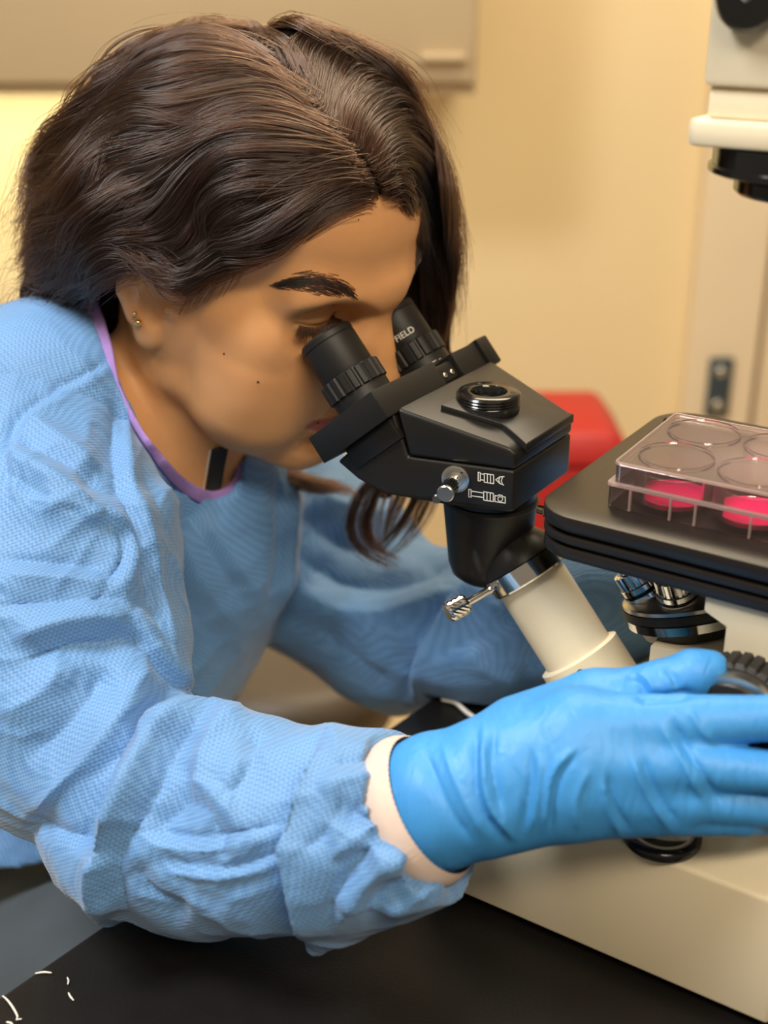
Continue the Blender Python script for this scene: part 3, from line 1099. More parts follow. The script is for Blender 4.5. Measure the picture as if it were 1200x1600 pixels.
V, F = barblock(-58, 3, 0.5, 0.5)
obj('near_cover', V, F, M['black'], bar, bevel=0.0009)
V, F = barblock(22, 58, 0.5, 0.5)
obj('far_cover', V, F, M['black'], bar, bevel=0.0009)
V, F = tbox(-315.5, -297.5, 48, 60, -30, 17.5)
obj('far_end_cap', V, F, M['black'], bar, bevel=0.0012)
V, F = tbox(-311, -301.5, 4.2, 21, -30, 13.2)
lp = obj('scale_plate', V, F, M['satin'], bar, bevel=0.0003)
for yy in (9.0, 16.5):
    V, F = lathe([(0.0017, 0), (0.0017, 0.0004), (0.0011, 0.0006)], tn(-305, yy, 13.2), ndir, 20)
    sc2 = obj('screw', V, F, M['screw'], lp)
    V, F = lathe([(0.0006, 0.0006), (0.0005, 0.0008)], tn(-305, yy, 13.2), ndir, 10)
    obj('slot', V, F, M['gloss'], sc2)
V, F = tbox(-298.4, -286, -52, 52, -26, 10.5)
obj('back_strip', V, F, M['satin'], bar, bevel=0.0008)

# eyepieces
for sgn in (-1, 1):
    yc = 31 * sgn
    nn = -12
    c0 = tn(-317.5, yc, nn)
    ax = -tdir
    V, F = lathe([(0.0165, -0.004), (0.0165, 0.004), (0.0150, 0.0042)], c0, ax, 64)
    ep = obj('eyepiece', V, F, M['black'], scope, auto=0.5)
    V, F = lathe([(0.0168, 0.0042), (0.0178, 0.0048), (0.0178, 0.0150), (0.0168, 0.0156)], c0, ax, 120, gear=(20, 0.0010, [1, 2]))
    obj('ribbed_collar', V, F, M['black'], ep, auto=0.45)
    V, F = lathe([(0.0152, 0.0156), (0.0155, 0.0165), (0.0155, 0.0345), (0.0151, 0.0348), (0.0151, 0.0352), (0.0155, 0.0356), (0.0155, 0.0385), (0.0145, 0.0398), (0.0125, 0.0398), (0.0115, 0.0375), (0.0110, 0.034)], c0, ax, 72)
    obj('barrel', V, F, M['black'], ep, auto=0.6)
    V, F = lathe([(0.0108, 0.0338), (0.006, 0.0350), (0.001, 0.0354)], c0, ax, 32)
    obj('lens', V, F, M['gloss'], ep)
    d_ = -0.72 * ndir - 0.69 * E2 * 1.0
    V, F = lathe([(0.0010, 0), (0.0010, 0.0004)], c0 + ax * 0.010 + 0.0171 * (-E2 * 0.9 + ndir * 0.43), (-E2 * 0.9 + ndir * 0.43), 12)
    obj('set_screw', V, F, M['gloss'], ep)


def text_on_cylinder(s, size, c0, ax, r, ang0, u0, parent, name):
    """raised print wrapped round a barrel; letters run round the barrel"""
    cu = bpy.data.curves.new(name, 'FONT')
    cu.body = s
    cu.size = size
    o = bpy.data.objects.new(name, cu)
    COL.objects.link(o)
    dg = bpy.context.evaluated_depsgraph_get()
    me = bpy.data.meshes.new_from_object(o.evaluated_get(dg))
    bpy.data.objects.remove(o)
    bm = bmesh.new()
    bm.from_mesh(me)
    bmesh.ops.triangulate(bm, faces=bm.faces)
    bmesh.ops.subdivide_edges(bm, edges=bm.edges, cuts=1)
    v0 = np.cross(ax, u0)
    for v in bm.verts:
        a = ang0 + v.co.x / r
        v.co = Vector(c0 + ax * v.co.y + (r + 0.00012) * (math.cos(a) * u0 + math.sin(a) * v0))
    bm.to_mesh(me)
    bm.free()
    me.materials.append(M['white'])
    ob = bpy.data.objects.new(name, me)
    COL.objects.link(ob)
    adopt(ob, parent)
    return ob


far_ep = [o for o in scope.children if o.name.startswith('eyepiece')][-1]
far_ep = [o for o in bpy.data.objects if o.name.startswith('eyepiece') and o.name.split('.')[0] == 'eyepiece'][1]
c0f = tn(-317.5, 31, -12)
text_on_cylinder('WIDE FIELD', 0.0052, c0f + (-tdir) * 0.0195, -tdir, 0.0155, math.radians(-128), ndir, far_ep, 'lettering')
# plus and dot on the far eyepiece base
for a, b in (((-0.0016, -0.0003), (0.0016, 0.0003)), ((-0.0003, -0.0016), (0.0003, 0.0016))):
    pass
pc0 = tn(-316.2, 22.5, 4.5)
for dx, dy in ((1.5, 0.28), (0.28, 1.5)):
    V, F = boxV(-0.15, 0.15, -dx, dx, -dy, dy)
    V = np.array([tn(-314.9 + v[0], 8 + v[1], 12.6 + v[2]) for v in V])
    obj('plus_mark', V, F, M['white'], bar, smooth=False)
V, F = boxV(-0.15, 0.15, -0.45, 0.45, -0.45, 0.45)
V = np.array([tn(-314.9 + v[0], 15 + v[1], 12.0 + v[2]) for v in V])
obj('dot_mark', V, F, M['white'], bar, smooth=False)

# right flank of the head: prism pull knob and printed symbols
q0, q1 = LW([-177, -50, 205]), LW([-118.6, -33, 205])
sd = (q1 - q0) / np.linalg.norm(q1 - q0)
sn = np.cross(E3, sd)
sn = -sn if sn @ E2 > 0 else sn            # points out, toward the viewer
kf = ray_plane(712, 748, q0, sn)
V, F = lathe([(0.0074, -0.001), (0.0074, 0.0012), (0.0066, 0.0016), (0.0042, 0.0017)], kf, sn, 48)
pk = obj('pull_knob', V, F, M['steel'], head, auto=0.5)
V, F = lathe([(0.0036, 0.001), (0.0036, 0.0075), (0.0030, 0.0078), (0.0030, 0.0095)], kf, sn, 32)
obj('rod', V, F, M['chrome'], pk, auto=0.5)
V, F = lathe([(0.0043, 0.0095), (0.0043, 0.0195)], kf, sn, 72, gear=(18, 0.0005, [0, 1]))
obj('knurled_grip', V, F, M['gloss'], pk, auto=0.4)
V, F = lathe([(0.0043, 0.0195), (0.0045, 0.0200), (0.0045, 0.0212), (0.0040, 0.0217)], kf, sn, 40)
obj('knob_end', V, F, M['steel'], pk, auto=0.5)
for a in (0.9, 3.3):
    V, F = lathe([(0.0007, 0.0015), (0.0006, 0.0018)], kf + 0.0056 * (math.cos(a) * sd + math.sin(a) * E3), sn, 10)
    obj('pin_hole', V, F, M['gloss'], pk)
V, F = lathe([(0.0026, -0.001), (0.0026, 0.002), (0.0020, 0.003)], ray_plane(684, 777, q0, sn) + sn * 0.0005, sn, 24)
obj('side_screw', V, F, M['chrome'], head, auto=0.5)


def zz(x, y):
    return ray_plane(640 + x * 0.18333, 680 + y * 0.18333, q0, sn) + sn * 0.00013


def stroke(pts, closed=False, w=0.00022):
    q = [zz(*p) for p in pts]
    if closed:
        q.append(q[0])
    parts = []
    for a, b in zip(q[:-1], q[1:]):
        d = (b - a) / (np.linalg.norm(b - a) + 1e-9)
        s = np.cross(sn, d) * w
        a2, b2 = a - d * w, b + d * w
        V = np.array([a2 - s, b2 - s, b2 + s, a2 + s] + [p + sn * 0.00008 for p in (a2 - s, b2 - s, b2 + s, a2 + s)])
        parts.append((V, boxV(0, 1, 0, 1, 0, 1)[1]))
    return parts


sym1 = stroke([(585, 315), (603, 318), (603, 390), (585, 388)], True) + stroke([(603, 327), (635, 332)]) + stroke([(603, 378), (635, 383)])
sym1 += stroke([(637, 325), (717, 338), (717, 412), (637, 400)], True) + stroke([(663, 330), (663, 403)]) + stroke([(690, 334), (690, 407)])
sym1 += stroke([(805, 352), (770, 354), (735, 378), (768, 410), (802, 424)]) + stroke([(792, 356), (783, 388), (792, 419)]) + stroke([(769, 360), (760, 384), (771, 409)])
sym2 = stroke([(505, 460), (525, 463), (525, 528), (505, 525)], True) + stroke([(525, 475), (632, 492)]) + stroke([(525, 515), (632, 530)])
sym2 += stroke([(632, 480), (714, 494), (714, 565), (632, 552)], True) + stroke([(660, 486), (660, 556)]) + stroke([(688, 490), (688, 560)])
sym2 += stroke([(728, 513), (752, 517), (761, 508), (788, 512), (795, 523), (816, 527), (816, 578), (728, 565)], True)
sym2 += stroke([(773 + 20 * math.cos(t), 543 + 20 * math.sin(t)) for t in np.linspace(0, 2 * math.pi, 15)[:-1]], True)
for s, lab in ((sym1, 'white printed eyepiece and eye symbol'), (sym2, 'white printed tube and camera symbol')):
    V, F = merge(s)
    o = obj('printed_symbol', V, F, M['white'], head, smooth=False)
    o['label'] = lab

# illuminator above the stage on its rear pillar
V, F = boxV(-39, 100, -34, 34, 406, 560)
il = lobj('illuminator', V, F, M['cream'], bevel=0.003)
V, F = boxV(-37, 98, -31, 31, 393, 406)
lobj('illuminator_neck', V, F, M['cream'], il, bevel=0.002)
V, F = prism(rrect(-43, 95, -38, 38, 6), 382, 393)
lobj('illuminator_flange', V, F, M['cream'], il, bevel=0.002)
V, F = lathe([(0.040, 0.3690), (0.0425, 0.3700), (0.0425, 0.3725), (0.0410, 0.373), (0.0410, 0.3815)], LW([0, 0, 0]), E3, 72)
cdn = obj('condenser', V, F, M['gloss'], il, auto=0.5)
V, F = lathe([(0.020, 0.3605), (0.0320, 0.3605), (0.0335, 0.362), (0.0335, 0.3670), (0.031, 0.3688)], LW([3, 0, 0]), E3, 64)
obj('filter_holder', V, F, M['gloss'], cdn, auto=0.5)
ik = onY(1178, -8, -34.5)
V, F = lathe([(0.0125, 0), (0.0140, 0.001), (0.0140, 0.006), (0.0125, 0.008), (0.004, 0.0085)], ik, -E2, 48)
kk = obj('clamp_knob', V, F, M['gloss'], il, auto=0.5)
V, F = lathe([(0.0028, 0.0084), (0.0022, 0.0092)], ik, -E2, 16)
obj('knob_screw', V, F, M['screw'], kk)
V, F = boxV(112, 160, -28, 28, 5, 600)
lobj('pillar', V, F, M['cream'], scope, bevel=0.003)

sp = bpy.data.lights.new('condenser_lamp', 'SPOT')
sp.energy = 1.0
sp.spot_size = math.radians(36)
sp.spot_blend = 0.5
sp.shadow_soft_size = 0.02
sp.color = (1.0, 0.86, 0.72)
spo = bpy.data.objects.new('condenser_lamp', sp)
COL.objects.link(spo)
spo.location = LW([3, 0, 358])
# ------------------------------------------------------------------ six-well plate on the stage
SZ = 212.6
PY = math.radians(1.5)
wp = thing('well_plate', LW([0, 0, SZ]), 'clear plastic six-well culture plate with pink medium on the stage', 'culture plate')


def pw(V):
    V = np.asarray(V, float)
    c, s = math.cos(PY), math.sin(PY)
    x, y = V[:, 0], V[:, 1]
    return LW(np.stack([x * c - y * s, x * s + y * c, V[:, 2] + SZ], -1))


def wall_shell(x0, x1, y0, y1, r, z0, z1, th, topcap):
    """thin open box wall, with a rounded plan; topcap closes it (lid)"""
    o = rrect(x0, x1, y0, y1, r, 4)
    i = rrect(x0 + th, x1 - th, y0 + th, y1 - th, max(r - th, 0.5), 4)
    n = len(o)
    V = [(x, y, z0) for x, y in o] + [(x, y, z1) for x, y in o] + [(x, y, z0) for x, y in i] + [(x, y, z1 - (th if topcap else 0)) for x, y in i]
    F = []
    for k in range(n):
        j = (k + 1) % n
        F.append([k, j, n + j, n + k])
        F.append([2 * n + j, 2 * n + k, 3 * n + k, 3 * n + j])
        F.append([j, k, 2 * n + k, 2 * n + j])
        if not topcap:
            F.append([n + k, n + j, 3 * n + j, 3 * n + k])
    if topcap:
        F.append([n + k for k in range(n)])
        F.append([3 * n + k for k in range(n)][::-1])
    return np.array(V), F


V, F = wall_shell(-64, 64, -43, 43, 3, 0.1, 12.0, 1.0, False)
tray = obj('tray', pw(V), F, M['clear2'], wp, smooth=False, bevel=0.0003)
V, F = wall_shell(-64.6, 64.6, -43.6, 43.6, 3, 11.0, 12.6, 3.2, False)
obj('tray_rim', pw(V), F, M['rim'], tray, smooth=False, bevel=0.0003)
for sx in (-52, -32, -20, 6, 20, 45):
    V, F = boxV(sx - 0.5, sx + 0.5, -43.9, -42.0, 0.2, 11)
    obj('rib', pw(V), F, M['rim'], tray, smooth=False)
V, F = wall_shell(-62, 62, -41, 41, 3, 11.2, 22.5, 1.0, True)
lidp = obj('lid', pw(V), F, M['clear'], wp, smooth=False, bevel=0.0004)
V, F = wall_shell(-62.4, 62.4, -41.4, 41.4, 3, 21.3, 22.9, 1.2, False)
obj('lid_rim', pw(V), F, M['rim'], lidp, smooth=False, bevel=0.0003)
for i in range(3):
    for j in range(2):
        cx, cy = (i - 1) * 39.1, (j - 0.5) * 39.1
        cc = pw(np.array([[cx, cy, 0]]))[0]
        V, F = lathe([(0.0178, 0.0012), (0.0178, 0.0172), (0.0184, 0.0174), (0.0190, 0.0172), (0.0190, 0.0012)], cc, E3, 48)
        wl = obj('well', V, F[:-2], M['clear2'], wp, auto=0.5)
        V, F = lathe([(0.001, 0.0016), (0.0174, 0.0016), (0.0174, 0.0040), (0.0170, 0.0037), (0.001, 0.0037)], cc, E3, 48)
        md = obj('medium', V, F, M['pink'], wl, auto=0.5)
        md['label'] = 'bright pink liquid medium'
        V, F = lathe([(0.0172, 0.0228), (0.0178, 0.0238), (0.0184, 0.0228)], cc, E3, 48, close=False)
        obj('lid_ring', V, F, M['clear'], lidp, auto=0.5)
#@@PERSON
# ------------------------------------------------------------------ the person
person = thing('person', (-0.15, 0.80, -0.40),
               'dark-haired person in blue gown and gloves bending to the eyepieces', 'person')
# head frame (millimetres, x forward, y to the person's left, z up, origin between the ear canals)
HS = 0.967 * 1.045
HD = 1.045                          # distance factor of everything fixed to the head


def rot3(yaw, pitch, roll):
    cz, sz, cy, sy, cx, sx = math.cos(yaw), math.sin(yaw), math.cos(pitch), math.sin(pitch), math.cos(roll), math.sin(roll)
    return (np.array([[cz, -sz, 0], [sz, cz, 0], [0, 0, 1]]) @ np.array([[cy, 0, sy], [0, 1, 0], [-sy, 0, cy]]) @ np.array([[1, 0, 0], [0, cx, -sx], [0, sx, cx]]))


HR = rot3(math.radians(-32.6), math.radians(20.5), math.radians(2.35))
HT = CAM + (np.array([-0.0809, 0.7237, 0.2888]) - CAM) * HD


def HW(p):
    return (np.asarray(p, float) / 1000.0 * HS) @ HR.T + HT


def WH(w):
    return ((np.asarray(w, float) - HT) @ HR) * 1000.0 / HS


def PH(x, y, d):
    return WH(P(x, y, d * HD))


# torso volumes shared by skin and gown (world metres): centre, radius
T1, T2, T3, T4 = P(262, 800, 0.865), P(200, 935, 0.895), P(110, 1150, 0.94), P(40, 1420, 0.93)
SR, SL = P(80, 650, 0.775), P(430, 800, 0.985)
NB = P(262, 690, 0.835)

# --- body: head, face, ears, neck and upper chest in one skin
fd = Field((-215, -125, -270), (122, 125, 138), 1.3)
fd.ell((-8, 0, 45), (97, 73, 81))                                   # cranium
fd.ell((34, 0, -4), (53, 59, 66), 18)                               # mid face
fd.ell((38, 0, -44), (42, 38, 34), 14)                              # lower face
for s in (-1, 1):
    fd.chain([(2, 52 * s, -10), (10, 46 * s, -44), (42, 31 * s, -64), (70, 9 * s, -73)], [12, 9, 9, 10], 18)
    fd.ball((50, 35 * s, -20), 23, 20)                              # cheek
    fd.ball((48, 31 * s, -42), 23, 24)
    fd.ell((47, 47 * s, 4), (22, 13, 12), 14)                       # cheek bone
    fd.cone((69, 38 * s, 36), (81, 7 * s, 38), 8, 8, 20)           # brow ridge
fd.ell((30, 0, 62), (58, 60, 50), 12)                               # forehead
fd.ball((72, 0, -74.5), 12, 10)                                     # chin
fd.ell((67, 0, -44), (21, 26, 24), 9)                              # muzzle
for s in (-1, 1):
    fd.ell((86, 33 * s, 20), (12, 19, 10), 14, 'sub')               # eye socket
    fd.ell((68.5, 32.5 * s, 22), (12.5, 17, 12.0), 3)             # lidded eye
fd.chain([(84, 0, 30), (88, 0, 20), (98, 0, 2), (106, 0, -11)], [8, 6.5, 7, 8.5], 9)   # nose
for s in (-1, 1):
    fd.ball((93, 11 * s, -17), 7.0, 7)
    fd.cone((72, 20 * s, -2), (90, 6 * s, 8), 8, 6, 12)
    fd.ell((98, 6 * s, -23), (4.5, 3, 2.5), 2, 'sub')
# lips
for s in (-1, 1):
    fd.chain([(75, 28 * s, -45.0), (87.5, 14 * s, -43.5), (93, 4 * s, -42.3), (93, 0, -43.2)], [2.4, 4.2, 4.8, 4.6], 4)
    fd.chain([(75, 28 * s, -46.5), (86.5, 14 * s, -51.0), (91, 0, -53.0)], [2.2, 5.0, 6.0], 4)
    fd.chain([(77, 31 * s, -45.6), (87, 19 * s, -46.8), (96, 4 * s, -47.4), (99, 0, -47.8)], [1.4, 1.5, 1.5, 1.5], 1.5, 'sub')
fd.ell((86, 0, -65), (7, 18, 4), 8, 'sub')                          # mentolabial groove
# eyelid crease and margin
for s in (-1, 1):
    for el, rr, rs in ((34, 13.2, 0.9), (-14, 13.0, 1.1)):
        q = []
        for az in np.linspace(-68, 68, 9):
            e, a = math.radians(el * math.cos(math.radians(az)) ** 0.7), math.radians(az)
            q.append((68.5 + 12.7 * math.cos(e) * math.cos(a), 32.5 * s + 17.1 * math.sin(a) * math.cos(e), 22 + 12.2 * math.sin(e)))
        fd.chain(q, [rs] * 9, 1.5, 'sub')
# ears
for s in (-1, 1):
    y = lambda v: v * s
    fd.ell((-5, y(71), 6), (17, 5.0, 27), 5, R=rot3(s * math.radians(-20), math.radians(-12), 0))
    fd.chain([(7, y(70), 12), (5, y(75), 24), (-4, y(79), 33), (-16, y(82), 30), (-22, y(82), 16), (-19, y(80), 0), (-12, y(77), -14)], [3, 3.2, 3.4, 3.6, 3.6, 3.4, 3.2], 3)
    fd.chain([(-7, y(77), 22), (-11, y(78), 8), (-6, y(77), -8)], [2.6, 3.0, 2.8], 3)       # antihelix
    fd.ell((1, y(79), -1), (8.5, 7.5, 12), 2, 'sub')
    fd.ball((8.5, y(70), 0), 4.8, 3)                                                            # tragus
    fd.ell((-3, y(73.5), -19), (8.5, 4.6, 10), 4)                                               # lobe
    fd.ball((1.5, y(73), 2), 3.5, 2, 'sub')
# neck and chest
nbl = WH(NB)
fd.cone((-22, 0, -18), nbl, 50, 52, 14)
fd.cone((-12, -50, -20), WH(P(300, 745, 0.815)), 13, 9, 14)        # neck muscle, near side
fd.cone((-12, 50, -20), WH(P(340, 745, 0.835)), 13, 9, 14)
k = 1000 / HS
fd.cone(WH(T1), WH(T2), 0.062 * k, 0.055 * k, 25)
fd.cone(nbl, WH(SR), 42, 44, 20)
fd.cone(nbl, WH(SL), 38, 22, 20)
Vh, Fh = fd.mesh()
Vh = smooth_mesh(Vh, Fh, 2, 0.45)
body = obj('body', HW(Vh), Fh, M['skin'], person)
body['label'] = 'bare face, ear and neck'
# skin tone attribute: lips and slight natural tint
tone = np.tile(np.array([0.70, 0.355, 0.150]), (len(Vh), 1))


def blend(mask, c):
    global tone
    mask = mask[:, None]
    tone = tone * (1 - mask) + np.array(c) * mask


x, y, z = Vh.T
lipc = -48.2 - 0.0 * x
up = np.clip(1 - np.abs(y) / 30.0, 0, 1)
hi = -47.0 + 9.0 * np.sqrt(up) * (1 - 0.12 * np.exp(-(y / 4) ** 2))
lo = -47.6 - 10.5 * np.sqrt(up)
lm = (x > 68) * np.clip((hi - z) / 1.6, 0, 1) * np.clip((z - lo) / 1.6, 0, 1) * (up > 0)
blend(lm * 0.9, (0.38, 0.075, 0.070))
blend(0.35 * np.exp(-((x - 62) ** 2 + (np.abs(y) - 42) ** 2 + (z + 14) ** 2) / 500.0), (0.60, 0.24, 0.11))
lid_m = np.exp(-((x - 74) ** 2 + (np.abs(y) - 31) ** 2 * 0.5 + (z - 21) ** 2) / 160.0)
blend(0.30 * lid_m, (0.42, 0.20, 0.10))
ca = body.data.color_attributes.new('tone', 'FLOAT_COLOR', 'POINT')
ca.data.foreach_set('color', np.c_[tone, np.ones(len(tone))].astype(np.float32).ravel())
bodyV = HW(Vh)
body_bvh = bvh_of(bodyV, Fh)

# moles and earrings
for px_, py_, r in ((350, 553, 0.0008), (403, 597, 0.0009), (560, 343, 0.0005)):
    h = cast(body_bvh, px_, py_)
    V, F = lathe([(r * 0.3, 0.00035), (r * 0.8, 0.0002), (r, -0.0003)], h[0], h[1], 12)
    obj('mole', V, F, M['mole'], body)
for px_, py_, r in ((219, 503, 0.0022), (213, 489, 0.0014)):
    h = cast(body_bvh, px_, py_)
    c = h[0] + h[1] * 0.0004
    V, F = lathe([(r * math.sin(t), -r * math.cos(t)) for t in np.linspace(0.05, math.pi - 0.05, 10)], c + h[1] * r * 0.7, h[1], 16)
    e = obj('earring', V, F, M['gold'], person)
    e['label'] = 'small gold ball stud in the ear lobe'


# --- hair helpers: strands as curves
def curves_object(name, strands, r0, r1, m, parent, npts):
    S = np.asarray(strands, np.float32)
    cv = bpy.data.hair_curves.new(name)
    cv.add_curves([npts] * len(S))
    cv.attributes['position'].data.foreach_set('vector', S.reshape(-1))
    ra = cv.attributes.get('radius') or cv.attributes.new('radius', 'FLOAT', 'POINT')
    t = np.linspace(0, 1, npts)
    prof = (r0 + (r1 - r0) * t ** 1.5).astype(np.float32)
    rr = np.tile(prof, len(S)) * np.repeat(rng.uniform(0.75, 1.25, len(S)), npts).astype(np.float32)
    ra.data.foreach_set('value', rr.astype(np.float32))
    cv.materials.append(m)
    o = bpy.data.objects.new(name, cv)
    COL.objects.link(o)
    adopt(o, parent)
    return o


def surf(x, y, off=0.0):
    h = cast(body_bvh, x, y)
    if h is None:
        return None
    return h[0] + h[1] * off


# eyebrow (near side drawn on the face, far side mirrored through the head)
def mirror_head(p):
    q = WH(p)
    q[..., 1] *= -1
    return HW(q)


brow_lo = resample([(436, 449), (470, 450), (505, 456), (540, 464), (563, 468)], 40)
brow_hi = resample([(446, 440), (478, 428), (512, 430), (545, 443), (560, 453)], 40)
st_ = []
for i in range(620):
    t = rng.uniform(0, 1)
    k_ = t * 38
    a = brow_lo[int(k_)] * (1 - k_ % 1) + brow_lo[int(k_) + 1] * (k_ % 1)
    b_ = brow_hi[int(k_)] * (1 - k_ % 1) + brow_hi[int(k_) + 1] * (k_ % 1)
    w_ = float(np.clip(rng.normal(0.42, 0.30), -0.25, 1.2))
    if t > 0.9 and rng.uniform() < 0.5:
        continue
    p0 = a * (1 - w_) + b_ * w_
    # hairs run back toward the temple, the inner ones rise
    dirv = np.array([-1.0, -0.15 - 0.75 * t ** 3 + 0.35 * (w_ - 0.3) * (1 - t)])
    dirv /= np.linalg.norm(dirv)
    L = rng.uniform(10, 22)
    pts = []
    for s in np.linspace(0, 1, 6):
        q = p0 + dirv * L * s + np.array([0, 1.5 * s * s])
        v = surf(q[0], q[1], 0.0002 + 0.0010 * s * (1 - 0.6 * s))
        if v is None:
            break
        pts.append(v)
    if len(pts) == 6:
        st_.append(np.array(pts))
st_ = st_ + [mirror_head(s) for s in st_]
curves_object('eyebrows', st_, 0.00015, 0.00006, M['brow'], body, 6)

# eyelashes along the lid margin
lash = []
for s in (-1, 1):
    for i in range(130):
        az = rng.uniform(-66, 60)
        a = math.radians(az)
        e = math.radians(-15 * math.cos(a) ** 0.7)
        n_ = np.array([math.cos(e) * math.cos(a), math.sin(a) * math.cos(e), math.sin(e)])
        p0 = np.array([68.5 + 12.3 * n_[0], (32.5 + 16.9 * n_[1]) * s, 22 + 12.0 * n_[2]])
        out = np.array([n_[0], n_[1] * s, 0.0])
        out = out / np.linalg.norm(out)
        L = rng.uniform(5.5, 9.0)
        fan = np.array([0, rng.normal(0, 0.12) + 0.35 * math.sin(a) * s, 0])
        pts = []
        for t in np.linspace(0, 1, 6):
            pts.append(p0 + (out + fan) * L * t * 0.9 + np.array([0, 0, -1]) * L * (0.75 * t - 0.45 * t * t))
        lash.append(HW(np.array(pts)))
curves_object('eyelashes', lash, 0.00026, 0.00008, M['brow'], body, 6)
#@@GOWN
# --- gown: torso and both sleeves as one cloth surface
R_SL = [(48, 715, 0.752, 0.064), (85, 860, 0.722, 0.069), (95, 1000, 0.702, 0.068), (112, 1130, 0.684, 0.060), (190, 1215, 0.663, 0.045)]
R_FA = [(215, 1288, 0.650, 0.045), (320, 1298, 0.632, 0.047), (420, 1297, 0.616, 0.0465), (530, 1296, 0.600, 0.0450), (620, 1285, 0.588, 0.0410), (700, 1268, 0.573, 0.0385)]
L_SL = [(430, 800, 0.985, 0.068), (520, 893, 0.955, 0.066), (610, 978, 0.925, 0.056), (760, 985, 0.875, 0.052), (900, 955, 0.825, 0.044), (985, 930, 0.795, 0.040)]


def pr(tab):
    return [P(a, b, c) for a, b, c, _ in tab], [r for *_, r in tab]


glo, ghi = np.array([-0.36, 0.40, -0.36]), np.array([0.18, 1.08, 0.34])
gf = Field(glo, ghi, 0.0026)
gf.cone(T1, T2, 0.088, 0.088, 0)
gf.cone(T2, T3, 0.088, 0.095, 0.03)
gf.cone(T3, T4, 0.095, 0.12, 0.03)
gf.cone(NB, SR, 0.052, 0.062, 0.03)
gf.cone(SR, T2, 0.066, 0.09, 0.03)
gf.cone(NB, SL, 0.052, 0.055, 0.03)
gf.cone(T1, P(350, 885, 0.855), 0.07, 0.042, 0.03)
gf.chain(*pr(L_SL), 0.022)
gf.cone(P(605, 1000, 0.925), P(622, 1085, 0.925), 0.042, 0.008, 0.02)       # drape under the far elbow
gf.cone(P(700, 980, 0.90), P(800, 1030, 0.87), 0.045, 0.03, 0.02)
# near sleeve in a finer grid of its own; the shoulder seam is where it enters the torso
ff = Field((-0.36, 0.40, -0.03), (0.10, 0.76, 0.30), 0.0018)
ff.chain(*pr(R_SL), 0.012)
f2 = Field((-0.36, 0.40, -0.03), (0.10, 0.76, 0.30), 0.0018)
f2.chain(*pr(R_FA), 0.010)
f2.cone(P(185, 1330, 0.655), P(164, 1432, 0.648), 0.040, 0.004, 0.012)      # cloth corner at the elbow
f2.cone(P(560, 1350, 0.603), P(494, 1476, 0.605), 0.036, 0.005, 0.008)      # hanging corner near the cuff
f2.cone(P(330, 1160, 0.628), P(400, 1180, 0.62), 0.020, 0.018, 0.012)
ff._apply((slice(None),) * 3, f2.f, 0.003, 'add')
CUFF_C = P(688, 1250, 0.574)
CUFF_A = 0.77 * CR + 0.47 * CU - 0.40 * CF
CUFF_A = CUFF_A / np.linalg.norm(CUFF_A)
cutp = ((ff.ax[0][:, None, None] - CUFF_C[0]) * CUFF_A[0] + (ff.ax[1][None, :, None] - CUFF_C[1]) * CUFF_A[1] + (ff.ax[2][None, None, :] - CUFF_C[2]) * CUFF_A[2]) + 0.014
ff.f = np.maximum(ff.f, cutp.astype(np.float32))
# neck opening
NECK = [(118, 440), (146, 492), (163, 545), (193, 620), (232, 690), (268, 742), (300, 770), (330, 782), (360, 772), (379, 745), (384, 690), (430, 640), (430, 380), (118, 380)]


def cut_neck(fl):
    sl, (gx, gy, gz) = fl.sub((-0.32, 0.50, 0.05), (0.05, 0.86, 0.34))
    full = fl.f[sl].shape
    dd_ = np.broadcast_to(gx * CF[0] + gy * CF[1] + (gz - CAM[2]) * CF[2], full)
    pxx = np.broadcast_to(600 + FPX * gx / dd_, full)
    pyy = np.broadcast_to(800 - FPX * (gy * CU[1] + (gz - CAM[2]) * CU[2]) / dd_, full)
    m_ = (pxx > 60) & (pxx < 480) & (pyy > 300) & (pyy < 850) & (dd_ < 0.90) & (fl.f[sl] < 0.03)
    sdp = np.full(full, -1.0, np.float32)
    sdp[m_] = poly_sd(NECK, pxx[m_], pyy[m_]) * dd_[m_] / FPX
    fl.f[sl] = np.maximum(fl.f[sl], sdp)


cut_neck(gf)
cut_neck(ff)
# the cloth rests on the bench, it does not sink into it
def over_bench(fl):
    Xg, Yg, Zg = fl.ax[0][:, None, None], fl.ax[1][None, :, None], fl.ax[2][None, None, :]
    side = (Xg - a1[0]) * nb[0] + (Yg - a1[1]) * nb[1]                     # > 0 over the bench
    fl.f = np.maximum(fl.f, np.minimum(side + 0.006, 0.0022 - Zg).astype(np.float32))


over_bench(gf)
over_bench(ff)
gf.f = np.maximum(gf.f, (-0.085 - gf.ax[2][None, None, :]).astype(np.float32))
Vg, Fg = gf.mesh()
Vg = smooth_mesh(Vg, Fg, 2, 0.5)
Vs, Fs = ff.mesh()
Vs = smooth_mesh(Vs, Fs, 3, 0.5)


def vnoise(Q, seed=0):
    # smooth lattice noise in [-1, 1]
    Q = np.asarray(Q, float)
    i = np.floor(Q).astype(np.int64)
    f = Q - i
    f = f * f * f * (f * (f * 6 - 15) + 10)
    out = 0
    for dx in (0, 1):
        for dy in (0, 1):
            for dz in (0, 1):
                h = (i[:, 0] + dx) * 374761393 + (i[:, 1] + dy) * 668265263 + (i[:, 2] + dz) * 2147483647 + seed * 144665
                h = (h ^ (h >> 13)) * 1274126177
                h = ((h ^ (h >> 16)) & 0xFFFF) / 32767.5 - 1
                w = (f[:, 0] if dx else 1 - f[:, 0]) * (f[:, 1] if dy else 1 - f[:, 1]) * (f[:, 2] if dz else 1 - f[:, 2])
                out = out + w * h
    return out


def ridged(Q, seed=0):
    return 1 - 2 * np.abs(vnoise(Q, seed)) ** 0.8


